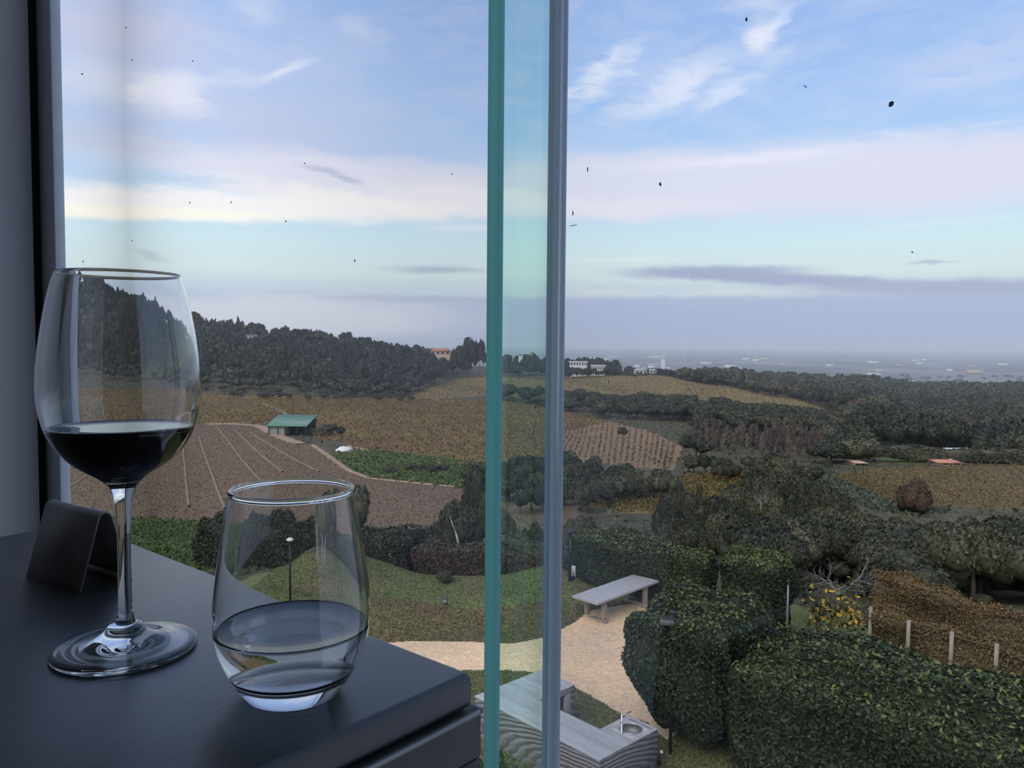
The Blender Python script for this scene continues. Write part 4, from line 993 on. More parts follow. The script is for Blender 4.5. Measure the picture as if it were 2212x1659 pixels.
# ================================================================ GARDEN
def plan(P): return np.array(P[:2], float)
def lumps(P, k, amp, ph):
    return amp * (np.sin(P[:, 0] * k + ph) * np.cos(P[:, 1] * k * 1.2 + ph * 2) + .6 * np.sin(P[:, 2] * k * 1.4 + P[:, 0] * k * .7 + ph) + .5 * np.sin((P[:, 0] + P[:, 1]) * k * 2.3 + P[:, 2] * k * 2) )
def hedge(name, A, B, width, h, ncard, card, lm, label, tipm=None, z0=None, amp=.10, taper=.9, expo=7, seed=1, tipfrac=.5, cat='hedge', wave=2.2, topvar=0.0):
    """clipped hedge running from A to B in plan, leaves over its whole skin"""
    r = np.random.default_rng(seed); A, B = plan(A), plan(B); L_ = np.linalg.norm(B - A); e = (B - A) / L_; nn = np.array([-e[1], e[0]])
    c = (A + B) / 2; zb = (gz(*c) if z0 is None else z0)
    hx, hy, hz_ = L_ / 2, width / 2, h / 2
    areas = np.array([2 * hx * 2 * hz_] * 2 + [2 * hx * 2 * hy] + [2 * hy * 2 * hz_] * 2); fc = r.choice(5, ncard, p=areas / areas.sum())
    u = r.uniform(-1, 1, (ncard, 2)); p = np.zeros((ncard, 3)); nrm = np.zeros((ncard, 3))
    for k, (axis, sg) in enumerate([(1, 1), (1, -1), (2, 1), (0, 1), (0, -1)]):
        s = fc == k; oth = [i for i in range(3) if i != axis]
        p[s, axis] = sg; p[s, oth[0]] = u[s, 0]; p[s, oth[1]] = u[s, 1]
    def shape(p):
        dim = np.array([hx, hy, hz_]); m = dim.min(); ee = np.maximum(2.2, expo * dim / m)
        q = p / ((np.abs(p) ** ee).sum(1, keepdims=True)) ** (1 / np.max(ee)) if False else p.copy()
        rad_ = min(hy, hz_) * .45; P_ = q * dim
        lim = dim - rad_; inner_ = np.clip(P_, -lim, lim); dlt = P_ - inner_; ln = np.linalg.norm(dlt, axis=1, keepdims=True) + 1e-9
        N_ = dlt / ln; P_ = inner_ + N_ * np.minimum(ln, rad_)
        return P_, N_
    P_, N_ = shape(p)
    def place(P_, N_, off):
        t = (P_[:, 2] + hz_) / h; P_ = P_.copy()
        sc_ = taper + (1 - taper) * np.clip(t * 1.6, 0, 1)
        P_[:, 1] *= sc_; P_[:, 0] = np.sign(P_[:, 0]) * (np.abs(P_[:, 0]) - (1 - sc_) * hy)
        G = np.stack([c[0] + e[0] * P_[:, 0] + nn[0] * P_[:, 1], c[1] + e[1] * P_[:, 0] + nn[1] * P_[:, 1], zb + P_[:, 2] + hz_], -1)
        NG = np.stack([e[0] * N_[:, 0] + nn[0] * N_[:, 1], e[1] * N_[:, 0] + nn[1] * N_[:, 1], N_[:, 2]], -1)
        G = G + NG * (lumps(G, wave, amp, seed) + off)[:, None]
        if topvar: G[:, 2] += topvar * np.sin(P_[:, 0] * .9 + seed) * t
        return G, NG
    G, NG = place(P_, N_, r.uniform(-.05, .04, ncard) * min(1, h))
    shoot = (r.uniform(size=ncard) < .06) & (N_[:, 2] > .3); G[shoot, 2] += r.uniform(.02, .14, shoot.sum())
    v, f = leafcards(G, NG + np.array([0, 0, .35]), card * r.uniform(.6, 1.25, ncard), r, .75, .5)
    idx = np.zeros(ncard, int)
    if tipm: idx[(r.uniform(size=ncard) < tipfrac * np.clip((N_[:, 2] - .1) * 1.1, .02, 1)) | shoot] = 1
    # solid twiggy core just under the leaves
    nu, nv_ = max(8, int(L_ / .25)), 10; core_v, core_f = [], []
    bmc = bmesh.new(); bmesh.ops.create_cube(bmc, size=2); bmesh.ops.subdivide_edges(bmc, edges=bmc.edges, cuts=9, use_grid_fill=True)
    cv = np.array([q.co[:] for q in bmc.verts]); cf = np.array([[q.index for q in ff.verts] for ff in bmc.faces]); bmc.free()
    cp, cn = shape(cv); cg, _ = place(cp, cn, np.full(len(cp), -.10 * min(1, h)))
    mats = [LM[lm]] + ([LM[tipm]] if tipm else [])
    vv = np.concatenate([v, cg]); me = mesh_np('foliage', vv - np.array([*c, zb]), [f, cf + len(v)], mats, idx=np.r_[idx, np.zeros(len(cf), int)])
    root = thing(name, (*c, zb), label, cat); o = link('foliage', me, root); o['kind'] = 'stuff'
    mb = MB()
    for k in range(max(2, int(L_ / .8))):
        s = (k + .5) / max(2, int(L_ / .8)) * 2 - 1; q = e * s * hx * .85
        mb = MB().tube([(q[0], q[1], -.1), (q[0] * 1.01, q[1] + .03, h * .5)], [.04, .025], 6)
        mb.build('stem', m_bark, root, True)
    return root
E1 = -DA; E2 = NO                   # along the facade towards the viewer's right, and outwards
H0 = onz(1437, 1632, ZC - 8.7); H0 = plan(H0)
c0 = H0 + E2 * 1.05
hedge('clipped_shrub', c0 - E1 * 1.05, c0 + E1 * 1.25, 2.4, 3.0, 21000, .054, 'hedge', 'tall dark clipped shrub beside the sink counter with floodlight', 'hedgetip_lit', ZC - 8.7, .16, .60, seed=3, tipfrac=.35)
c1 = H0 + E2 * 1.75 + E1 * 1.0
hedge('clipped_hedge', c1, c1 + E1 * 9.0, 3.4, 2.45, 70000, .056, 'hedge', 'big dark green leafy hedge filling the lower right corner', 'hedgetip_lit', ZC - 8.75, .17, .9, seed=5, tipfrac=.16, wave=1.5)
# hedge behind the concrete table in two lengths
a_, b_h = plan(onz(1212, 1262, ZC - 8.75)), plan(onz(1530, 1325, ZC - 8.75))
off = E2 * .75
hedge('garden_hedge', a_ + off, b_h + off - E1 * .3, 1.5, 1.95, 24000, .058, 'hedge', 'green hedge behind the long concrete table', 'hedgetip_lit', ZC - 8.9, .12, .9, seed=7, tipfrac=.45)
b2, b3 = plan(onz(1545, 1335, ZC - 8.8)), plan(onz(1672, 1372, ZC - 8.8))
hedge('garden_hedge', b2 + E2 * .8, b3 + E2 * .8, 1.7, 2.25, 13000, .058, 'hedge', 'yellowing end block of the hedge by the wire fence', 'hedgetip_lit', ZC - 8.95, .12, .9, seed=8, tipfrac=.8)
def X_at(px, Y): return ((px - CX) / FPX * Y, Y)
hedge('dark_hedge', X_at(440, 33), X_at(905, 30.8), 1.8, 1.9, 20000, .07, 'dark', 'dark clipped hedge behind the lawn mounds and the tumbler', 'hedge', None, .16, .95, seed=9, tipfrac=.5)
#hedge('dark_hedge', X_at(330, 44), X_at(520, 40), 2.2, 2.2, 9000, .085, 'dark', 'dark hedge at the foot of the bright grass slope', 'mid', None, .25, .95, seed=10)
hedge('red_hedge', X_at(900, 30.4), X_at(1205, 29.6), 1.2, 1.15, 13000, .06, 'redhedge', 'low red brown hedge behind the lawn', 'mid', None, .10, .95, seed=11, tipfrac=.4)
hedge('wire_hedge', X_at(1080, 33), X_at(1215, 31.5), 1.0, 1.5, 6000, .06, 'olive', 'thin grey green hedge behind the red brown hedge', 'mid', None, .12, .95, seed=12)
hedge('field_hedge', X_at(1795, 205), X_at(2420, 190), 4.5, 3.2, 7000, .42, 'dark', 'long dark hedge at the top of the rowed vineyard', 'mid', None, .5, .95, seed=13, wave=.4)
hedge('vineyard_hedge', X_at(1085, 172), X_at(1010, 176), 4, 2.6, 2500, .4, 'light', 'green hedge ending the rough green strip', 'mid', None, .4, .95, seed=14, wave=.5)
hedge('shed_hedge', X_at(612, 262), X_at(712, 256), 4, 2.6, 2600, .4, 'olive', 'grey green hedge in front of the green shed', 'mid', None, .5, .95, seed=15, wave=.5)

# ---- vine rows near the right edge, with posts
m_post = mat('weathered_post', (.30, .265, .21), .85, .2, var=(.20, .18, .15), scale=9, stretch=(1, 1, .3))
m_wire = mat('fence_wire', (.25, .25, .25), .5, .5, .7, var=(.2, .2, .2), scale=9)
def vine_trellis(name, posts, label, h, lm, tip, seed, back=.28, postmesh=True, z0=None):
    P = [plan(p) for p in posts]; e = (P[-1] - P[0]) / np.linalg.norm(P[-1] - P[0]); nn = np.array([-e[1], e[0]]); nn = nn if nn[1] > 0 else -nn
    root = hedge(name, P[0] + nn * back - e * .2, P[-1] + nn * back + e * .3, .62, h, 15000, .052, lm, label, tip, z0, .13, .8, seed=seed, tipfrac=.6, cat='vine row', wave=2.8, topvar=.08)
    zb = root.location.z; c = np.array(root.location[:2])
    if postmesh:
        for p in P:
            q = p - c
            o = MB().tube([(q[0], q[1], -.3), (q[0] + .01, q[1], h * .5), (q[0] + .015, q[1], h + .12)], [.062, .06, .058], 9).build('post', m_post, root, True)
        for hh in (.45, .8, h - .05):
            MB().tube([(*(P[0] - c), hh), (*(P[-1] - c), hh)], .004, 5).build('wire', m_wire, root)
    return root
zv = ZC - 9.5
tops = [(1880, 1316), (1962, 1345), (2055, 1370), (2152, 1396), (2262, 1424)]
posts = [onz(px, py, zv + 1.35) for px, py in tops]
vine_trellis('vine_row', posts, 'brown autumn vine row with wooden posts behind the big hedge', 1.3, 'brownvine', 'goldvine', 21, z0=zv)
p2 = [np.array([*X_at(1905, 27.5), 0]), np.array([*X_at(2320, 22.8), 0])]
vine_trellis('vine_row', p2, 'second vine row with orange tips behind the posted one', 1.45, 'brownvine', 'goldvine', 22, postmesh=False, z0=zv - .1)

# ---- rows of vines on the far plots, parts of their field
def rows(field, tops, bots, n, hgt, ncard, lm, seed, card):
    r = np.random.default_rng(seed); fo = bpy.data.objects[field]
    for k in range(n):
        u = (k + .5) / n
        lerp = lambda pl: np.array([np.interp(u, np.linspace(0, 1, len(pl)), [q[0] for q in pl]), np.interp(u, np.linspace(0, 1, len(pl)), [q[1] for q in pl])])
        a, b = hit(*lerp(tops), 60), hit(*lerp(bots), 60)
        t = np.sort(r.uniform(0, 1, ncard)); P = a[None] * (1 - t[:, None]) + b[None] * t[:, None]
        P[:, 2] = terr(P[:, 0], P[:, 1]); P[:, :2] += r.normal(size=(ncard, 2)) * .22; P[:, 2] += r.uniform(.1, 1, ncard) * hgt
        v, f = leafcards(P, r.normal(size=(ncard, 3)), card * r.uniform(.7, 1.2, ncard), r, .5, .7)
        link('vine_row', mesh_np('vine_row', v, f, LM[lm]), fo)
rows('red_soil_vineyard', [(1225, 925), (1270, 915), (1330, 913), (1400, 932), (1462, 962)], [(1180, 985), (1250, 995), (1320, 1002), (1390, 1010), (1450, 1014)], 22, 1.2, 140, 'brownvine', 31, .30)
rows('rowed_vineyard', [(1800, 1032), (1850, 1022), (1930, 1012), (2000, 1012), (2100, 1010), (2230, 1010), (2380, 1012)], [(1930, 1084), (1990, 1090), (2060, 1094), (2160, 1104), (2280, 1110), (2380, 1112), (2400, 1100)], 30, 1.2, 230, 'goldvine', 32, .22)
rows('hill_vineyard', [(1480, 838), (1540, 834), (1640, 850), (1740, 880), (1815, 905)], [(1500, 872), (1600, 900), (1700, 918), (1780, 926), (1810, 920)], 22, 1.2, 90, 'brownvine', 33, .34)
rows('golden_vineyard', [(1300, 1064), (1380, 1042), (1445, 1040)], [(1330, 1106), (1400, 1106), (1445, 1104)], 12, 1.2, 120, 'goldvine', 34, .22)

# ---- loose low growth that breaks up the fields and lawns, part of each
def cover(field, n, size, h, lm, seed, up=.6, sel=None):
    o = bpy.data.objects[field]; me = o.data; nvv = len(me.vertices); co = np.empty(nvv * 3, np.float32); me.vertices.foreach_get('co', co); co = co.reshape(-1, 3)
    npo = len(me.polygons); li = np.empty(npo * 4, np.int32); me.polygons.foreach_get('vertices', li); li = li.reshape(-1, 4); ar = np.empty(npo, np.float32); me.polygons.foreach_get('area', ar)
    if sel is not None: ar = ar * sel(co[li[:, 0]])
    r = np.random.default_rng(seed); k = r.choice(npo, n, p=ar / ar.sum()); u = r.uniform(size=(n, 2)); a, b, c, d = (co[li[k, i]] for i in range(4))
    P = (a * (1 - u[:, :1]) + b * u[:, :1]) * (1 - u[:, 1:]) + (d * (1 - u[:, :1]) + c * u[:, :1]) * u[:, 1:]
    P = P + np.array([0, 0, 1]) * r.uniform(0, h, (n, 1)); v, f = leafcards(P, r.normal(size=(n, 3)) + np.array([0, -.4, up]), size * r.uniform(.5, 1.3, n), r, .4, .55)
    q = link('low_growth', mesh_np('low_growth', v, f, LM[lm]), o); q['kind'] = 'stuff'
LM['grass'] = leafmat('lawn_blades', (.105, .135, .042), (.13, .13, .055), .05, .45); LM['drygrass'] = leafmat('dry_grass_blades', (.135, .110, .050), (.105, .115, .042), .05, .45)
LM['soilclod'] = leafmat('bare_vine_wood', (.13, .092, .056), (.10, .072, .044), .05, .5)
cover('lawn', 60000, .034, .02, 'grass', 61, 1.2); cover('grass_bank', 46000, .034, .02, 'drygrass', 62, 1.2)
cover('garden_ground', 50000, .03, .02, 'grass', 63, 1.2, sel=lambda c: (c[:, 1] > 13) & (c[:, 1] < 22) & (c[:, 0] > -2) & (c[:, 0] < 7))
cover('bare_vineyard', 40000, .15, .22, 'soilclod', 64, .2); cover('ochre_vineyard', 44000, .40, .7, 'goldvine', 65, .2); cover('hill_vineyard', 24000, .42, .7, 'goldvine', 66, .2)
cover('golden_vineyard', 5000, .3, .9, 'goldvine', 67, .2); cover('rowed_vineyard', 3000, .16, .1, 'drygrass', 68, .8); cover('meadow', 16000, .22, .15, 'light', 69); cover('green_strip', 9000, .4, .4, 'light', 70); cover('rough_grass', 6000, .35, .5, 'olive', 71)
cover('ground', 26000, .55, .8, 'mid', 72, .2, sel=lambda c: (c[:, 1] > 30) & (c[:, 1] < 470))

# ================================================================ concrete counter with sink
m_conc = mat('pale_board_marked_concrete', (.42, .415, .43), .8, .3, var=(.33, .33, .345), scale=3, stretch=(1, 14, 1), bump=.15, obj_var=.10)
m_grain = bpy.data.materials.new('wood_grain_concrete'); m_grain.use_nodes = True
t_ = m_grain.node_tree; b_ = t_.nodes['Principled BSDF']; L = t_.links.new
tcn = t_.nodes.new('ShaderNodeTexCoord'); mp = t_.nodes.new('ShaderNodeMapping'); L(tcn.outputs['Object'], mp.inputs[0]); mp.inputs['Scale'].default_value = (.45, .45, 1.5)
wv = t_.nodes.new('ShaderNodeTexWave'); wv.wave_type = 'RINGS'; wv.rings_direction = 'SPHERICAL'; wv.inputs['Scale'].default_value = 2.6; wv.inputs['Distortion'].default_value = 5.0
wv.inputs['Detail'].default_value = 2; wv.inputs['Detail Scale'].default_value = .8; L(mp.outputs[0], wv.inputs['Vector'])
rp = t_.nodes.new('ShaderNodeValToRGB'); rp.color_ramp.elements[0].color = (.12, .11, .115, 1); rp.color_ramp.elements[0].position = .05; rp.color_ramp.elements[1].color = (.225, .205, .205, 1); rp.color_ramp.elements[1].position = .35
L(wv.outputs['Fac'], rp.inputs[0]); L(rp.outputs[0], b_.inputs['Base Color']); b_.inputs['Roughness'].default_value = .85
bp = t_.nodes.new('ShaderNodeBump'); bp.inputs['Strength'].default_value = .8; bp.inputs['Distance'].default_value = .03; L(wv.outputs['Fac'], bp.inputs['Height']); L(bp.outputs[0], b_.inputs['Normal'])
m_shade = mat('recess_shade', (.03, .032, .04), .8, .2, var=(.04, .04, .05), scale=5)
m_steel = mat('sink_steel', (.52, .53, .52), .32, .5, .85, var=(.46, .47, .46), scale=20)
m_basin = mat('dull_basin_steel', (.20, .21, .19), .5, .4, .5, var=(.24, .25, .22), scale=8)
GZ = ZC - 8.7; CT = .90
F0 = onz(1295, 1642, GZ + CT)
ca = math.radians(133)
e1 = np.array([math.cos(ca), math.sin(ca)]); e2 = np.array([math.sin(ca), -math.cos(ca)])      # along the front to the left, and away from the building
counter = thing('concrete_counter', (F0[0], F0[1], GZ), 'U shaped board marked concrete counter with a round sink', 'counter', rz=ca)
# local x = e1, local y = -e2 (so the garden side is -y)
def cbox(name, s0, s1, t0, t1, z0, z1, m, bw=0):
    o = MB().box((s0, -t1, z0), (s1, -t0, z1)).build(name, m, counter)
    return bevel(o, bw, 2) if bw else o
SL, MD, SW, SD, LW0, LD = 3.62, 1.0, .78, 1.82, 2.52, 2.08
hs0, hs1, ht0, ht1 = .10, .62, 1.14, 1.66       # opening for the sink
gap = .006; ph = .035
PW = .10
k = 0; tcur = 0.0
edges = [0, .16]
while edges[-1] < LD - .02: edges.append(min(edges[-1] + random.choice((.085, .10, .12)), LD))
for t0, t1 in zip(edges[:-1], edges[1:]):
    segs = [(0, SL)] if t1 <= MD + .03 else ([(0, SW)] if t0 < SD - .02 else []) + [(LW0, SL)]
    for s0, s1 in segs:
        tt1 = min(t1, SD) if s1 == SW else t1
        if s1 == SW and t1 > ht0 and t0 < ht1:
            pieces = [(s0, hs0), (hs1, s1)]
        else: pieces = [(s0, s1)]
        for q0, q1 in pieces:
            cbox('plank', q0, q1, t0, tt1 - gap, CT - ph - random.uniform(0, .002), CT - random.uniform(0, .004), m_conc, .003)
# deck plate with a round hole, flush with the planks
sx, sy, sr = (hs0 + hs1) / 2, (ht0 + ht1) / 2 , .215
n = 48; v = []; th = np.linspace(0, 2 * np.pi, n, endpoint=False) + math.pi / 4
hw = (hs1 - hs0) / 2 + .02; hd = (ht1 - ht0) / 2 + .055
for t in th:
    k_ = 1 / max(abs(math.cos(t)), abs(math.sin(t))); v.append((sx + hw * math.cos(t) * k_, -(sy) + hd * math.sin(t) * k_, CT + .002))
for t in th: v.append((sx + sr * math.cos(t), -sy + sr * math.sin(t), CT + .002))
nv0 = len(v)
for a_3 in list(v): v.append((a_3[0], a_3[1], CT - .03))
f = []
for i in range(n):
    j = (i + 1) % n; f += [(i, j, n + j, n + i), (nv0 + i, nv0 + n + i, nv0 + n + j, nv0 + j), (i, nv0 + i, nv0 + j, j), (n + i, n + j, nv0 + n + j, nv0 + n + i)]
MB().add(v, f).build('sink_deck', m_conc, counter)
basin = MB().lathe([(.001, CT - .16), (.12, CT - .155), (.185, CT - .13), (.205, CT - .07), (.208, CT + .001), (.2, CT + .0015)], 40, (sx, -sy)).build('basin', m_basin, counter, True)
MB().lathe([(.204, CT + .0), (.206, CT + .010), (.222, CT + .012), (.232, CT + .006), (.234, CT + .001), (.204, CT + .0)], 40, (sx, -sy)).build('rim', m_steel, basin, True)
# body: front, ends, inner faces and the arms
def panel(s0, s1, t0, t1, m=m_grain): return bevel(cbox('side_panel', s0, s1, t0, t1, .0, CT - ph - .004, m), .004)
panel(.005, .80, .01, .13); panel(.806, SL - .005, .01, .13)
panel(.005, .12, .135, SD - .01); panel(SL - .12, SL - .005, .135, LD - .01)
panel(SW - .12, SW - .01, MD - .01, SD - .01); panel(.125, SW - .125, SD - .12, SD - .01)
panel(SW, LW0, MD - .11, MD - .01); panel(.125, SW - .01, MD - .11, MD - .012)
panel(LW0 + .01, SL - .125, LD - .12, LD - .01)
cbox('cupboard_lintel', LW0 + .01, LW0 + .1, MD - .005, LD - .125, CT - .16, CT - ph - .004, m_conc, .004)
cbox('cupboard_post', LW0 + .01, LW0 + .1, LD - .30, LD - .125, 0, CT - .165, m_conc, .004)
cbox('cupboard_shade', LW0 + .12, SL - .13, MD - .1, LD - .13, .01, CT - .06, m_shade)  # solid dark block: shade inside the open cupboard put into its colour
# tap
TPp = onz(1343, 1584, GZ + CT); q = np.array([(TPp[:2] - F0[:2]) @ e1, -((TPp[:2] - F0[:2]) @ e2)])
tapd = np.array([sx, -sy]) - q; tapd /= np.linalg.norm(tapd)
tap = MB().tube([(*q, CT - .01), (*q, CT + .02), (*q, CT + .021), (*q, CT + .40)], [.036, .036, .022, .021], 14).build('tap', m_steel, counter, True)
MB().tube([(*q, CT + .36), (*(q + tapd * .26), CT + .365), (*(q + tapd * .275), CT + .35)], .013, 10).build('spout', m_steel, tap, True)
MB().tube([(*q, CT + .24), (*(q - tapd * .09), CT + .245)], .011, 8).build('tap_lever', m_steel, tap, True)
# small plants in front of the counter
for px, py, Y, w, lab in [(1072, 1600, 14.9, 70, 'small green plant in front of the counter by the glass fin'), (1118, 1640, 14.6, 60, 'small plant in front of the counter right of the fin edge'), (1040, 1612, 14.6, 46, 'small green plant between the dark table and the fin')]:
    tree_top('light_bush', px, py, Y, w, 'potted_green', lab, 'plant', hmin=.3)

# ================================================================ long concrete table on the path
m_tconc = mat('grey_concrete_slab', (.37, .37, .385), .8, .3, var=(.30, .30, .31), scale=5, bump=.15, detail=7)
m_tleg = mat('buff_concrete', (.33, .28, .22), .85, .3, var=(.26, .225, .18), scale=6, bump=.2)
TH = .78
fT = onz(1290, 1303, GZ + TH); ta_ = math.radians(135.5)
g1 = np.array([math.cos(ta_), math.sin(ta_)]); g2 = np.array([math.sin(ta_), -math.cos(ta_)])
ot = thing('garden_table', (*(fT[:2] + g1 * .5 + g2 * 1.65), GZ), 'long pale concrete table on the gravel path by the hedge', 'table', rz=ta_)
WT, LT = 1.02, 3.3
bevel(MB().box((-WT / 2, -LT / 2, TH - .075), (WT / 2, LT / 2, TH)).build('table_slab', m_tconc, ot), .008)
for yy in (LT / 2 - .55, -LT / 2 + .55):
    for xx in (-.34, .34):
        bevel(MB().box((xx - .07, yy - .07, .08), (xx + .07, yy + .07, TH - .076)).build('leg', m_tleg, ot), .008)
    bevel(MB().box((-.46, yy - .09, 0.0), (.46, yy + .09, .08)).build('foot_beam', m_tleg, ot), .008)

# ================================================================ small things of the garden
m_black = mat('black_paint', (.014, .015, .017), .45, .4, var=(.02, .02, .022), scale=30)
m_white = mat('white_paint', (.72, .71, .66), .6, .4, var=(.62, .61, .57), scale=20)
m_lens = mat('floodlight_glass', (.20, .22, .23), .12, .6, var=(.25, .27, .28), scale=10)
def post_thing(name, px, py, label, cat):
    P = hit(px, py, 12, 60); return thing(name, tuple(P), label, cat), P
# lamp with white box
t, P = post_thing('marker_lamp', 1238, 1253, 'white box lamp on a short black post at the hedge', 'lamp')
s = P[1] / FPX
MB().tube([(0, 0, -.05), (0, 0, .30)], .06, 8).build('post', m_black, t)
bevel(MB().box((-.075, -.05, .14), (.075, .05, .50)).build('lamp_box', m_white, t), .01)
# tall dark lamp post beside it
t, P = post_thing('lamp_post', 1231, 1256, 'tall dark lamp post at the left end of the garden hedge', 'lamp post')
hh = at(1231, 1150, P[1])[2] - P[2]
MB().tube([(0, 0, -.05), (0, 0, hh)], [.055, .045], 10).build('post', m_black, t, True)
MB().lathe([(.05, hh - .02), (.20, hh + .02), (.20, hh + .05), (.08, hh + .12), (.001, hh + .13)], 16).build('lamp_head', m_black, t, True)
# lamp post seen through the tumbler
t, P = post_thing('lamp_post', 625, 1292, 'slim dark lamp post with pale cap behind the tumbler', 'lamp post')
hh = at(637, 1166, P[1])[2] - P[2]
MB().tube([(0, 0, -.05), (0, 0, hh)], .04, 10).build('post', m_black, t, True)
MB().lathe([(.04, hh - .06), (.12, hh - .02), (.16, hh + .01), (.10, hh + .05), (.001, hh + .06)], 16).build('lamp_cap', m_white, t, True)
# little spotlight on the lawn
t, P = post_thing('garden_spotlight', 961, 1307, 'small black square spotlight on the lawn below the shrub', 'spotlight')
bevel(MB().box((-.07, -.05, .05), (.07, .05, .19)).build('lamp_housing', m_black, t), .012)
MB().tube([(0, .0, -.05), (0, 0, .06)], .015, 6).build('spike', m_black, t)
bevel(MB().box((-.055, -.056, .065), (.055, -.050, .175)).build('lens', m_lens, t), .004)
# floodlight on a pole in front of the tall shrub
Pp = plan(H0) + E2 * .12 + E1 * .05
t = thing('floodlight', (*Pp, GZ), 'black floodlight on a pole against the tall clipped shrub', 'floodlight')
zt = at(1442, 1335, Pp[1])[2] - GZ
MB().tube([(0, 0, -.05), (0, 0, zt)], .035, 10).build('pole', m_black, t, True)
hd_ = MB().box((-.17, -.05, -.10), (.17, .05, .10)).build('lamp_head', m_black, t); bevel(hd_, .015)
hd_.location = (-.14, -.12, zt - .02); hd_.rotation_euler = (math.radians(28), 0, math.radians(-15))
ln_ = bevel(MB().box((-.145, -.058, -.078), (.145, -.051, .078)).build('lens', m_lens, hd_), .004)
MB().tube([(0, 0, zt - .03), (-.08, -.07, zt - .02)], .02, 8).build('bracket', m_black, t)
bevel(MB().box((-.05, -.04, zt), (.07, .05, zt + .13)).build('sensor_box', m_black, t), .01)
# low bollard by the counter
P = onz(1423, 1655, GZ)
t = thing('path_bollard', tuple(P), 'low dark bollard with white knob beside the counter', 'bollard')
MB().tube([(0, 0, -.02), (0, 0, .26)], .035, 10).build('post', m_black, t, True)
MB().lathe([(.001, .26), (.03, .27), (.04, .30), (.025, .33), (.001, .335)], 12, (.05, 0)).build('knob', m_white, t, True)
# wire fence posts
m_galv = mat('galvanised_steel', (.30, .31, .32), .5, .4, .5, var=(.24, .25, .26), scale=12)
P = at(1700, 1340, 24.2); t = thing('fence_post', (P[0], P[1], gz(P[0], P[1])), 'grey steel wire fence post with diagonal brace by the yellowing hedge', 'fence post')
hh = at(1700, 1250, 24.2)[2] - gz(P[0], P[1])
MB().tube([(0, 0, -.2), (0, 0, hh)], .04, 8).build('post', m_galv, t); MB().tube([(-.05, .0, hh - .05), (-.35, .45, hh * .55)], .025, 8).build('brace', m_galv, t)
P = at(1680, 1300, 26.5); t = thing('fence_post', (P[0], P[1], gz(P[0], P[1])), 'further grey fence post just left of the braced one', 'fence post')
hh = at(1682, 1232, 26.5)[2] - gz(P[0], P[1])
MB().tube([(0, 0, -.2), (0, 0, hh)], .04, 8).build('post', m_galv, t); MB().lathe([(.042, hh - .01), (.046, hh), (.03, hh + .02), (.001, hh + .03)], 8).build('cap', m_galv, t)

# ---- bare trees and branches
def branch(mb, p, d, L_, r, depth, rg, spread=.7, up=.25):
    p = np.array(p, float); d = np.array(d, float); n_ = 4; pts = [p]
    for i in range(n_):
        d = d + rg.normal(size=3) * .18 + np.array([0, 0, up * .15]); d /= np.linalg.norm(d); p = p + d * L_ / n_; pts.append(p)
    mb.tube(pts, list(np.linspace(r, r * .55, len(pts))), 5, cap=False)
    if depth > 0:
        for k in range(3 if depth > 1 else 4):
            i = 2 + (k % 3); dd = d + rg.normal(size=3) * spread; dd /= np.linalg.norm(dd); branch(mb, pts[min(i, n_)], dd, L_ * .68, r * .5, depth - 1, rg, spread, up)
m_bare = mat('silvery_bare_wood', (.26, .25, .24), .85, .2, var=(.24, .23, .22), scale=10)
def bare_tree(name, px, py_base, Y, hgt, label, seed, m=m_bare, depth=4, r0_=.034):
    P = at(px, py_base, Y); t = thing(name, (P[0], P[1], gz(P[0], P[1])), label, 'tree'); rg = np.random.default_rng(seed)
    MB().tube([(0, 0, -.1), (.03, 0, hgt * .25), (.05, .02, hgt * .42)], [r0_, r0_ * .9, r0_ * .8], 8).build('trunk', m, t, True)
    for k in range(5):
        a = k * 1.25 + .3; mb = MB(); branch(mb, (.05, .02, hgt * (.25 + .04 * k)), (math.cos(a) * .9, math.sin(a) * .9, .8), hgt * .36, r0_ * .6, depth - 1, rg); mb.build('branch', m, t)
    return t
bt = bare_tree('bare_tree', 1808, 1335, 27.0, 2.5, 'silvery bare tree behind the big hedge with yellow leaves below', 4)
bare_tree('bare_tree', 1642, 1130, 62, 2.0, 'pale dead branches sticking out of the dark thicket', 8, depth=3, r0_=.035).location.z += 4.6
bare_tree('bare_tree', 2070, 1262, 38, 1.6, 'pale leaning dead branches in the thicket above the vine rows', 9, depth=3, r0_=.025).location.z += 2.0
# shrub of yellow leaves under the bare tree
r = np.random.default_rng(44); Py = at(1800, 1330, 25.6); zg = gz(Py[0], Py[1])
ys = thing('yellow_shrub', (Py[0], Py[1], zg), 'shrub of bright yellow autumn leaves under the bare tree', 'shrub')
Pts = np.stack([r.uniform(-.85, 1.0, 420), r.normal(0, .35, 420), np.abs(r.normal(.75, .42, 420))], -1); v, f = leafcards(Pts, r.normal(size=(420, 3)) + np.array([0, -.6, .3]), .085 * r.uniform(.5, 1.2, 420), r, .5, .75)
fo = link('foliage', mesh_np('foliage', v, f, [LM['yellow'], LM['hedge']], idx=(r.uniform(size=420) < .62).astype(int)), ys); fo['kind'] = 'stuff'
for k in range(7):
    mb = MB(); branch(mb, (-.7 + k * .25, 0, -.05), (r.normal() * .3, 0, 1), .9, .016, 2, r); mb.build('stem', m_bark, ys)
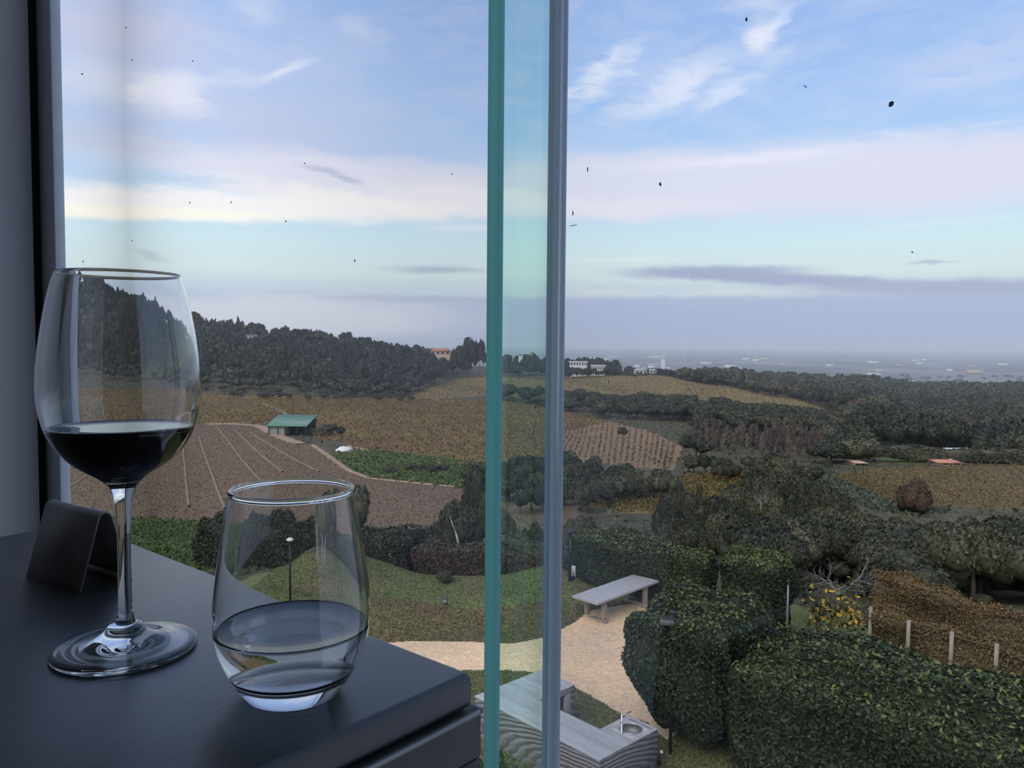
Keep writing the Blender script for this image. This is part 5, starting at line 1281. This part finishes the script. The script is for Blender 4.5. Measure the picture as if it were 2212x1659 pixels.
# slender pale-stemmed tree on the lawn mound
Pm = hit(706, 1246, 15, 40); wt = thing('pale_stemmed_tree', tuple(Pm), 'slender tree with three pale stems on the lawn mound behind the tumbler', 'tree')
ztop = at(757, 1032, Pm[1])[2] - Pm[2]
for dx, lx in ((0, .10), (.26, .20), (.40, .42)):
    MB().tube([(dx, .05 * dx, -.1), (dx + .02, 0, ztop * .3), (dx + lx * .4, .02, ztop * .55), (dx + lx + .25, .0, ztop * .9)], [.026, .022, .018, .008], 7).build('stem', m_pale, wt, True)
v, q_, t3 = crown(777, 'round', 12, 3200, .05, 2)
v = v.copy(); v[:, 2] = (v[:, 2] - .35) / .65; v = v * np.array([.95, .8, ztop * .52]) + np.array([.78, .1, ztop * .47])
fo = link('foliage', mesh_np('foliage', v, [t3, q_], LM['mid']), wt); fo['kind'] = 'stuff'
# pale trunk before the dark tree, and stake
Ptk = at(990, 1205, 31.5); zz = gz(Ptk[0], Ptk[1]); t = thing('bare_leaning_tree', (Ptk[0], Ptk[1], zz), 'pale leaning bare trunk in front of the dark tree left of the fin', 'tree')
h1 = at(990, 1150, 31.5)[2] - zz
MB().tube([(.03, 0, -.1), (.03, 0, h1 * .5), (-.02, 0, h1 * .8), (-.12, .0, h1 * 1.02)], [.05, .05, .045, .03], 7).build('trunk', m_pale, t, True)
MB().tube([(-.1, 0, h1 * .95), (-.35, .05, h1 * 1.35)], [.03, .012], 6).build('branch', m_pale, t, True)

# ================================================================ buildings
m_white_w = mat('white_wall', (.62, .62, .60), .8, .2, var=(.55, .55, .54), scale=.4)
m_win = mat('dark_window', (.03, .035, .045), .2, .5, var=(.04, .045, .05), scale=1)
m_tile = mat('orange_roof_tiles', (.42, .19, .11), .8, .2, var=(.34, .16, .10), scale=.6)
m_salmon = mat('salmon_roof', (.48, .24, .17), .8, .2, var=(.42, .21, .15), scale=.5)
m_cream = mat('peach_wall', (.50, .36, .26), .8, .2, var=(.44, .32, .24), scale=.4)
m_greyr = mat('grey_roof', (.34, .34, .34), .7, .3, var=(.28, .28, .28), scale=.5)
m_greenr = mat('green_sheet_roof', (.10, .22, .14), .5, .4, var=(.22, .27, .24), scale=.10, stretch=(1, 3, 1), ramp_pos=(.5, .7))
m_timber = mat('dark_timber_wall', (.05, .05, .052), .8, .2, var=(.07, .07, .07), scale=.6)
def house(px, py, Y, wpx, hpx, dep, style, label, wall=None, roof=None, nwin=4, name='house'):
    """py is the visible base line; stands on the ground there"""
    P = at(px, py, Y); w = wpx * Y / FPX; h = hpx * Y / FPX; g = gz(P[0], P[1]); zb = P[2] - g
    t = thing(name, (P[0], P[1], min(g, P[2])), label, 'building'); zb = max(zb, 0)
    wall = wall or m_white_w; roof = roof or m_white_w
    bevel(MB().box((-w / 2, 0, -1), (w / 2, dep, zb + h * (.8 if style != 'gable' else .6))).build('wall', wall, t), .05)
    zt = zb + h * (.8 if style != 'gable' else .6)
    if style == 'flat':
        bevel(MB().box((-w / 2 - .06 * w, -.8, zt), (w / 2 + .06 * w, dep + .5, zb + h)).build('roof', roof, t), .04)
    elif style == 'gable':
        v = [(-w / 2 - .5, -.6, zt), (w / 2 + .5, -.6, zt), (w / 2 + .5, dep + .6, zt), (-w / 2 - .5, dep + .6, zt), (-w / 2 + w * .12, dep / 2, zb + h), (w / 2 - w * .12, dep / 2, zb + h)]
        MB().add(v, [(0, 1, 5, 4), (2, 3, 4, 5), (1, 2, 5), (3, 0, 4), (3, 2, 1, 0)]).build('roof', roof, t)
        MB().box((w * .22, dep * .4, zb + h * .8), (w * .28, dep * .55, zb + h * 1.2)).build('chimney', wall, t)
    for k in range(nwin):
        x = -w / 2 + w * (k + .5) / nwin; ww = w / nwin * .26
        MB().box((x - ww, -.06, zb + h * .22), (x + ww, .1, zb + h * (.55 if style != 'gable' else .48))).build('window', m_win, t)
    return t
house(1250, 791, 640, 36, 10, 9, 'flat', 'white villa with tall windows left among the hill trees', nwin=6)
house(1293, 801, 630, 28, 12, 8, 'flat', 'white flat roofed house with a band of windows', nwin=5)
house(1385, 809, 612, 26, 13, 8, 'gable', 'white gabled house right of the flat roofed one', roof=m_greyr, nwin=3)
house(1411, 807, 612, 14, 10, 7, 'gable', 'small white gabled house with chimney', roof=m_greyr, nwin=2)
house(1389, 819, 596, 18, 6, 6, 'flat', 'low white pavilion below the gabled houses', nwin=2)
house(951, 768, 640, 42, 15, 9, 'gable', 'peach house with orange tiled roof on the wooded skyline', m_cream, m_tile, 4)
house(540, 728, 600, 15, 5, 8, 'flat', 'pale house half hidden in the left ridge wood', nwin=3)
house(1135, 770, 780, 30, 6, 8, 'flat', 'long white house seen through the glass fin', nwin=4)
house(1873, 834, 1080, 16, 7, 10, 'flat', 'white house left of the pair in the right wood', nwin=2)
house(1893, 835, 1060, 14, 6, 10, 'flat', 'white house right of the pair in the right wood', nwin=2)
house(1913, 852, 930, 28, 7, 10, 'gable', 'house with long orange roof in the right wood', m_cream, m_tile, 3)
house(2086, 848, 980, 16, 5, 7, 'flat', 'small white house far right in the wood', nwin=2)
house(2092, 994, 212, 50, 20, 6, 'flat', 'white roofed pavilion at the right above the vineyard hedge', m_timber, m_white_w, 4)
house(2186, 996, 212, 20, 16, 6, 'flat', 'small white roofed pavilion at the right edge', m_timber, m_white_w, 2)
house(2054, 1006, 192, 50, 10, 6, 'gable', 'building with a salmon tiled roof behind the vineyard hedge', m_cream, m_salmon, 2)
house(1858, 1006, 196, 26, 7, 4, 'flat', 'low tan roofed shelter at the left end of the vineyard hedge', m_cream, m_cream, 2)
house(1745, 990, 262, 28, 16, 6, 'gable', 'pinkish white house behind the bare poplars', nwin=3)
house(1676, 993, 250, 34, 10, 6, 'flat', 'low pale blue roofed building behind the poplars', roof=mat('blue_roof', (.22, .30, .48), .5, .4, var=(.3, .36, .5), scale=.5), nwin=3)
house(1433, 777, 2300, 8, 10, 14, 'flat', 'lone pale tower block on the far plain', nwin=3, name='tower_block')
for k, px in enumerate(range(1216, 1330, 11)):
    tree_top('ridge_tree', px, 793 + 4 * math.sin(k * 1.9) + (5 if 1278 < px < 1306 else 0), 612 + 5 * (k % 3), 26, 'hillside_tree', 'dark tree in front of the white villas on the hill', 'tree', 'trees below the white villas')
for k, px in enumerate(range(1358, 1432, 11)):
    tree_top('ridge_tree', px, 808 + 3 * math.sin(k * 2.3), 602 - 8 * (k % 2), 24, 'hillside_tree', 'dark tree in front of the white gabled houses', 'tree', 'trees below the gabled houses')
# sign board on the clearing
P = at(1996, 992, 240); t = thing('white_board', (P[0], P[1], gz(P[0], P[1])), 'white square board on the small green clearing', 'sign'); zb = max(P[2] - gz(P[0], P[1]), .4)
bevel(MB().box((-.6, -.05, zb), (.6, .05, zb + 1.2)).build('board', m_white, t), .02); MB().tube([(0, 0, -.2), (0, 0, zb)], .06, 6).build('post', m_bark, t)
# green roofed shed
P = hit(620, 941, 60); Ysh = P[1]
wS = 84 * Ysh / FPX; dS = 11.0
shed = thing('farm_shed', tuple(P), 'open farm shed with a long green sheet roof in the fields', 'shed', rz=math.radians(-3))
hF, hB = 3.0, 5.6
bevel(MB().box((-wS / 2, 0.4, -.5), (-wS / 2 + wS * .42, dS - .5, hF - .1)).build('enclosed_bay', mat('pale_shed_wall', (.30, .31, .29), .8, .2, var=(.24, .26, .24), scale=.5), shed), .05)
MB().add([(-wS / 2, dS - .6, -.5), (wS / 2, dS - .6, -.5), (wS / 2, dS - .3, -.5), (-wS / 2, dS - .3, -.5), (-wS / 2, dS - .6, hB - .3), (wS / 2, dS - .6, hB - .3), (wS / 2, dS - .3, hB - .3), (-wS / 2, dS - .3, hB - .3)],
         [(3, 2, 1, 0), (4, 5, 6, 7), (0, 1, 5, 4), (1, 2, 6, 5), (2, 3, 7, 6), (3, 0, 4, 7)]).build('back_wall', m_timber, shed)
for k in range(5):
    x = -wS / 2 + .15 + (wS - .3) * k / 4; MB().box((x - .12, .1, -.5), (x + .12, .34, hF)).build('post', m_timber, shed)
nr_ = 14
for k in range(nr_):
    x0, x1 = -wS / 2 - .4 + (wS + .8) * k / nr_, -wS / 2 - .4 + (wS + .8) * (k + 1) / nr_ - .03
    v = [(x0, -.6, hF), (x1, -.6, hF), (x1, dS + .2, hB), (x0, dS + .2, hB), (x0, -.6, hF + .14), (x1, -.6, hF + .14), (x1, dS + .2, hB + .14), (x0, dS + .2, hB + .14)]
    MB().add(v, [(3, 2, 1, 0), (4, 5, 6, 7), (0, 1, 5, 4), (1, 2, 6, 5), (2, 3, 7, 6), (3, 0, 4, 7)]).build('roof_sheet', m_greenr, shed)
# white sheeted heap beside the pond bed
P = hit(744, 973, 60); iv, it = ico(3); sc_ = np.array([18 * P[1] / FPX, 3.2, 1.0]); vv = iv * sc_ * (1 + .12 * np.sin(iv[:, :1] * 9) * np.cos(iv[:, 1:2] * 7)); vv[:, 2] = np.maximum(vv[:, 2], -.05) + .25 * np.maximum(0, 1 - np.abs(iv[:, 0] + .3) * 3)
tag(link('sheeted_heap', mesh_np('sheeted_heap', vv, it, m_white, True), None, tuple(P)), 'white sheeted heap on the earth right of the shed', 'heap')
# town on the plain
r = np.random.default_rng(71)
for k in range(64):
    Y = math.exp(r.uniform(math.log(1700), math.log(6500))); px = r.uniform(1230, 2300)
    w, h, dp = r.uniform(18, 60) * (Y / 3500) ** .5, r.uniform(5, 12) * (Y / 3500) ** .6, r.uniform(12, 25); X = (px - CX) / FPX * Y
    t = thing('town_building', (X, Y, gz(X, Y)), 'pale flat building of the far town on the hazy plain', 'building', 'buildings of the far town')
    MB().box((-w / 2, 0, -2), (w / 2, dp, h)).build('wall', m_white_w if k % 3 else m_cream, t); MB().box((-w / 2 - .4, -.4, h), (w / 2 + .4, dp + .4, h + .8)).build('roof', m_white_w if k % 4 else m_greyr, t)

# ================================================================ haze over the valley and the plain
hz_m = bpy.data.materials.new('thin_haze'); hz_m.use_nodes = True; t_ = hz_m.node_tree; t_.nodes.clear()
o_ = t_.nodes.new('ShaderNodeOutputMaterial'); vs_ = t_.nodes.new('ShaderNodeVolumeScatter'); vs_.inputs['Color'].default_value = (.93, .96, 1.0, 1); vs_.inputs['Density'].default_value = 1 / 6000.
vs_.inputs['Anisotropy'].default_value = .2
t_.links.new(vs_.outputs[0], o_.inputs['Volume'])
hzo = MB().box((-14000, 150, -160), (14000, 19000, 30)).build('haze', hz_m); tag(hzo, 'thin blue haze hanging over the valley and the plain', 'haze', kind='stuff')
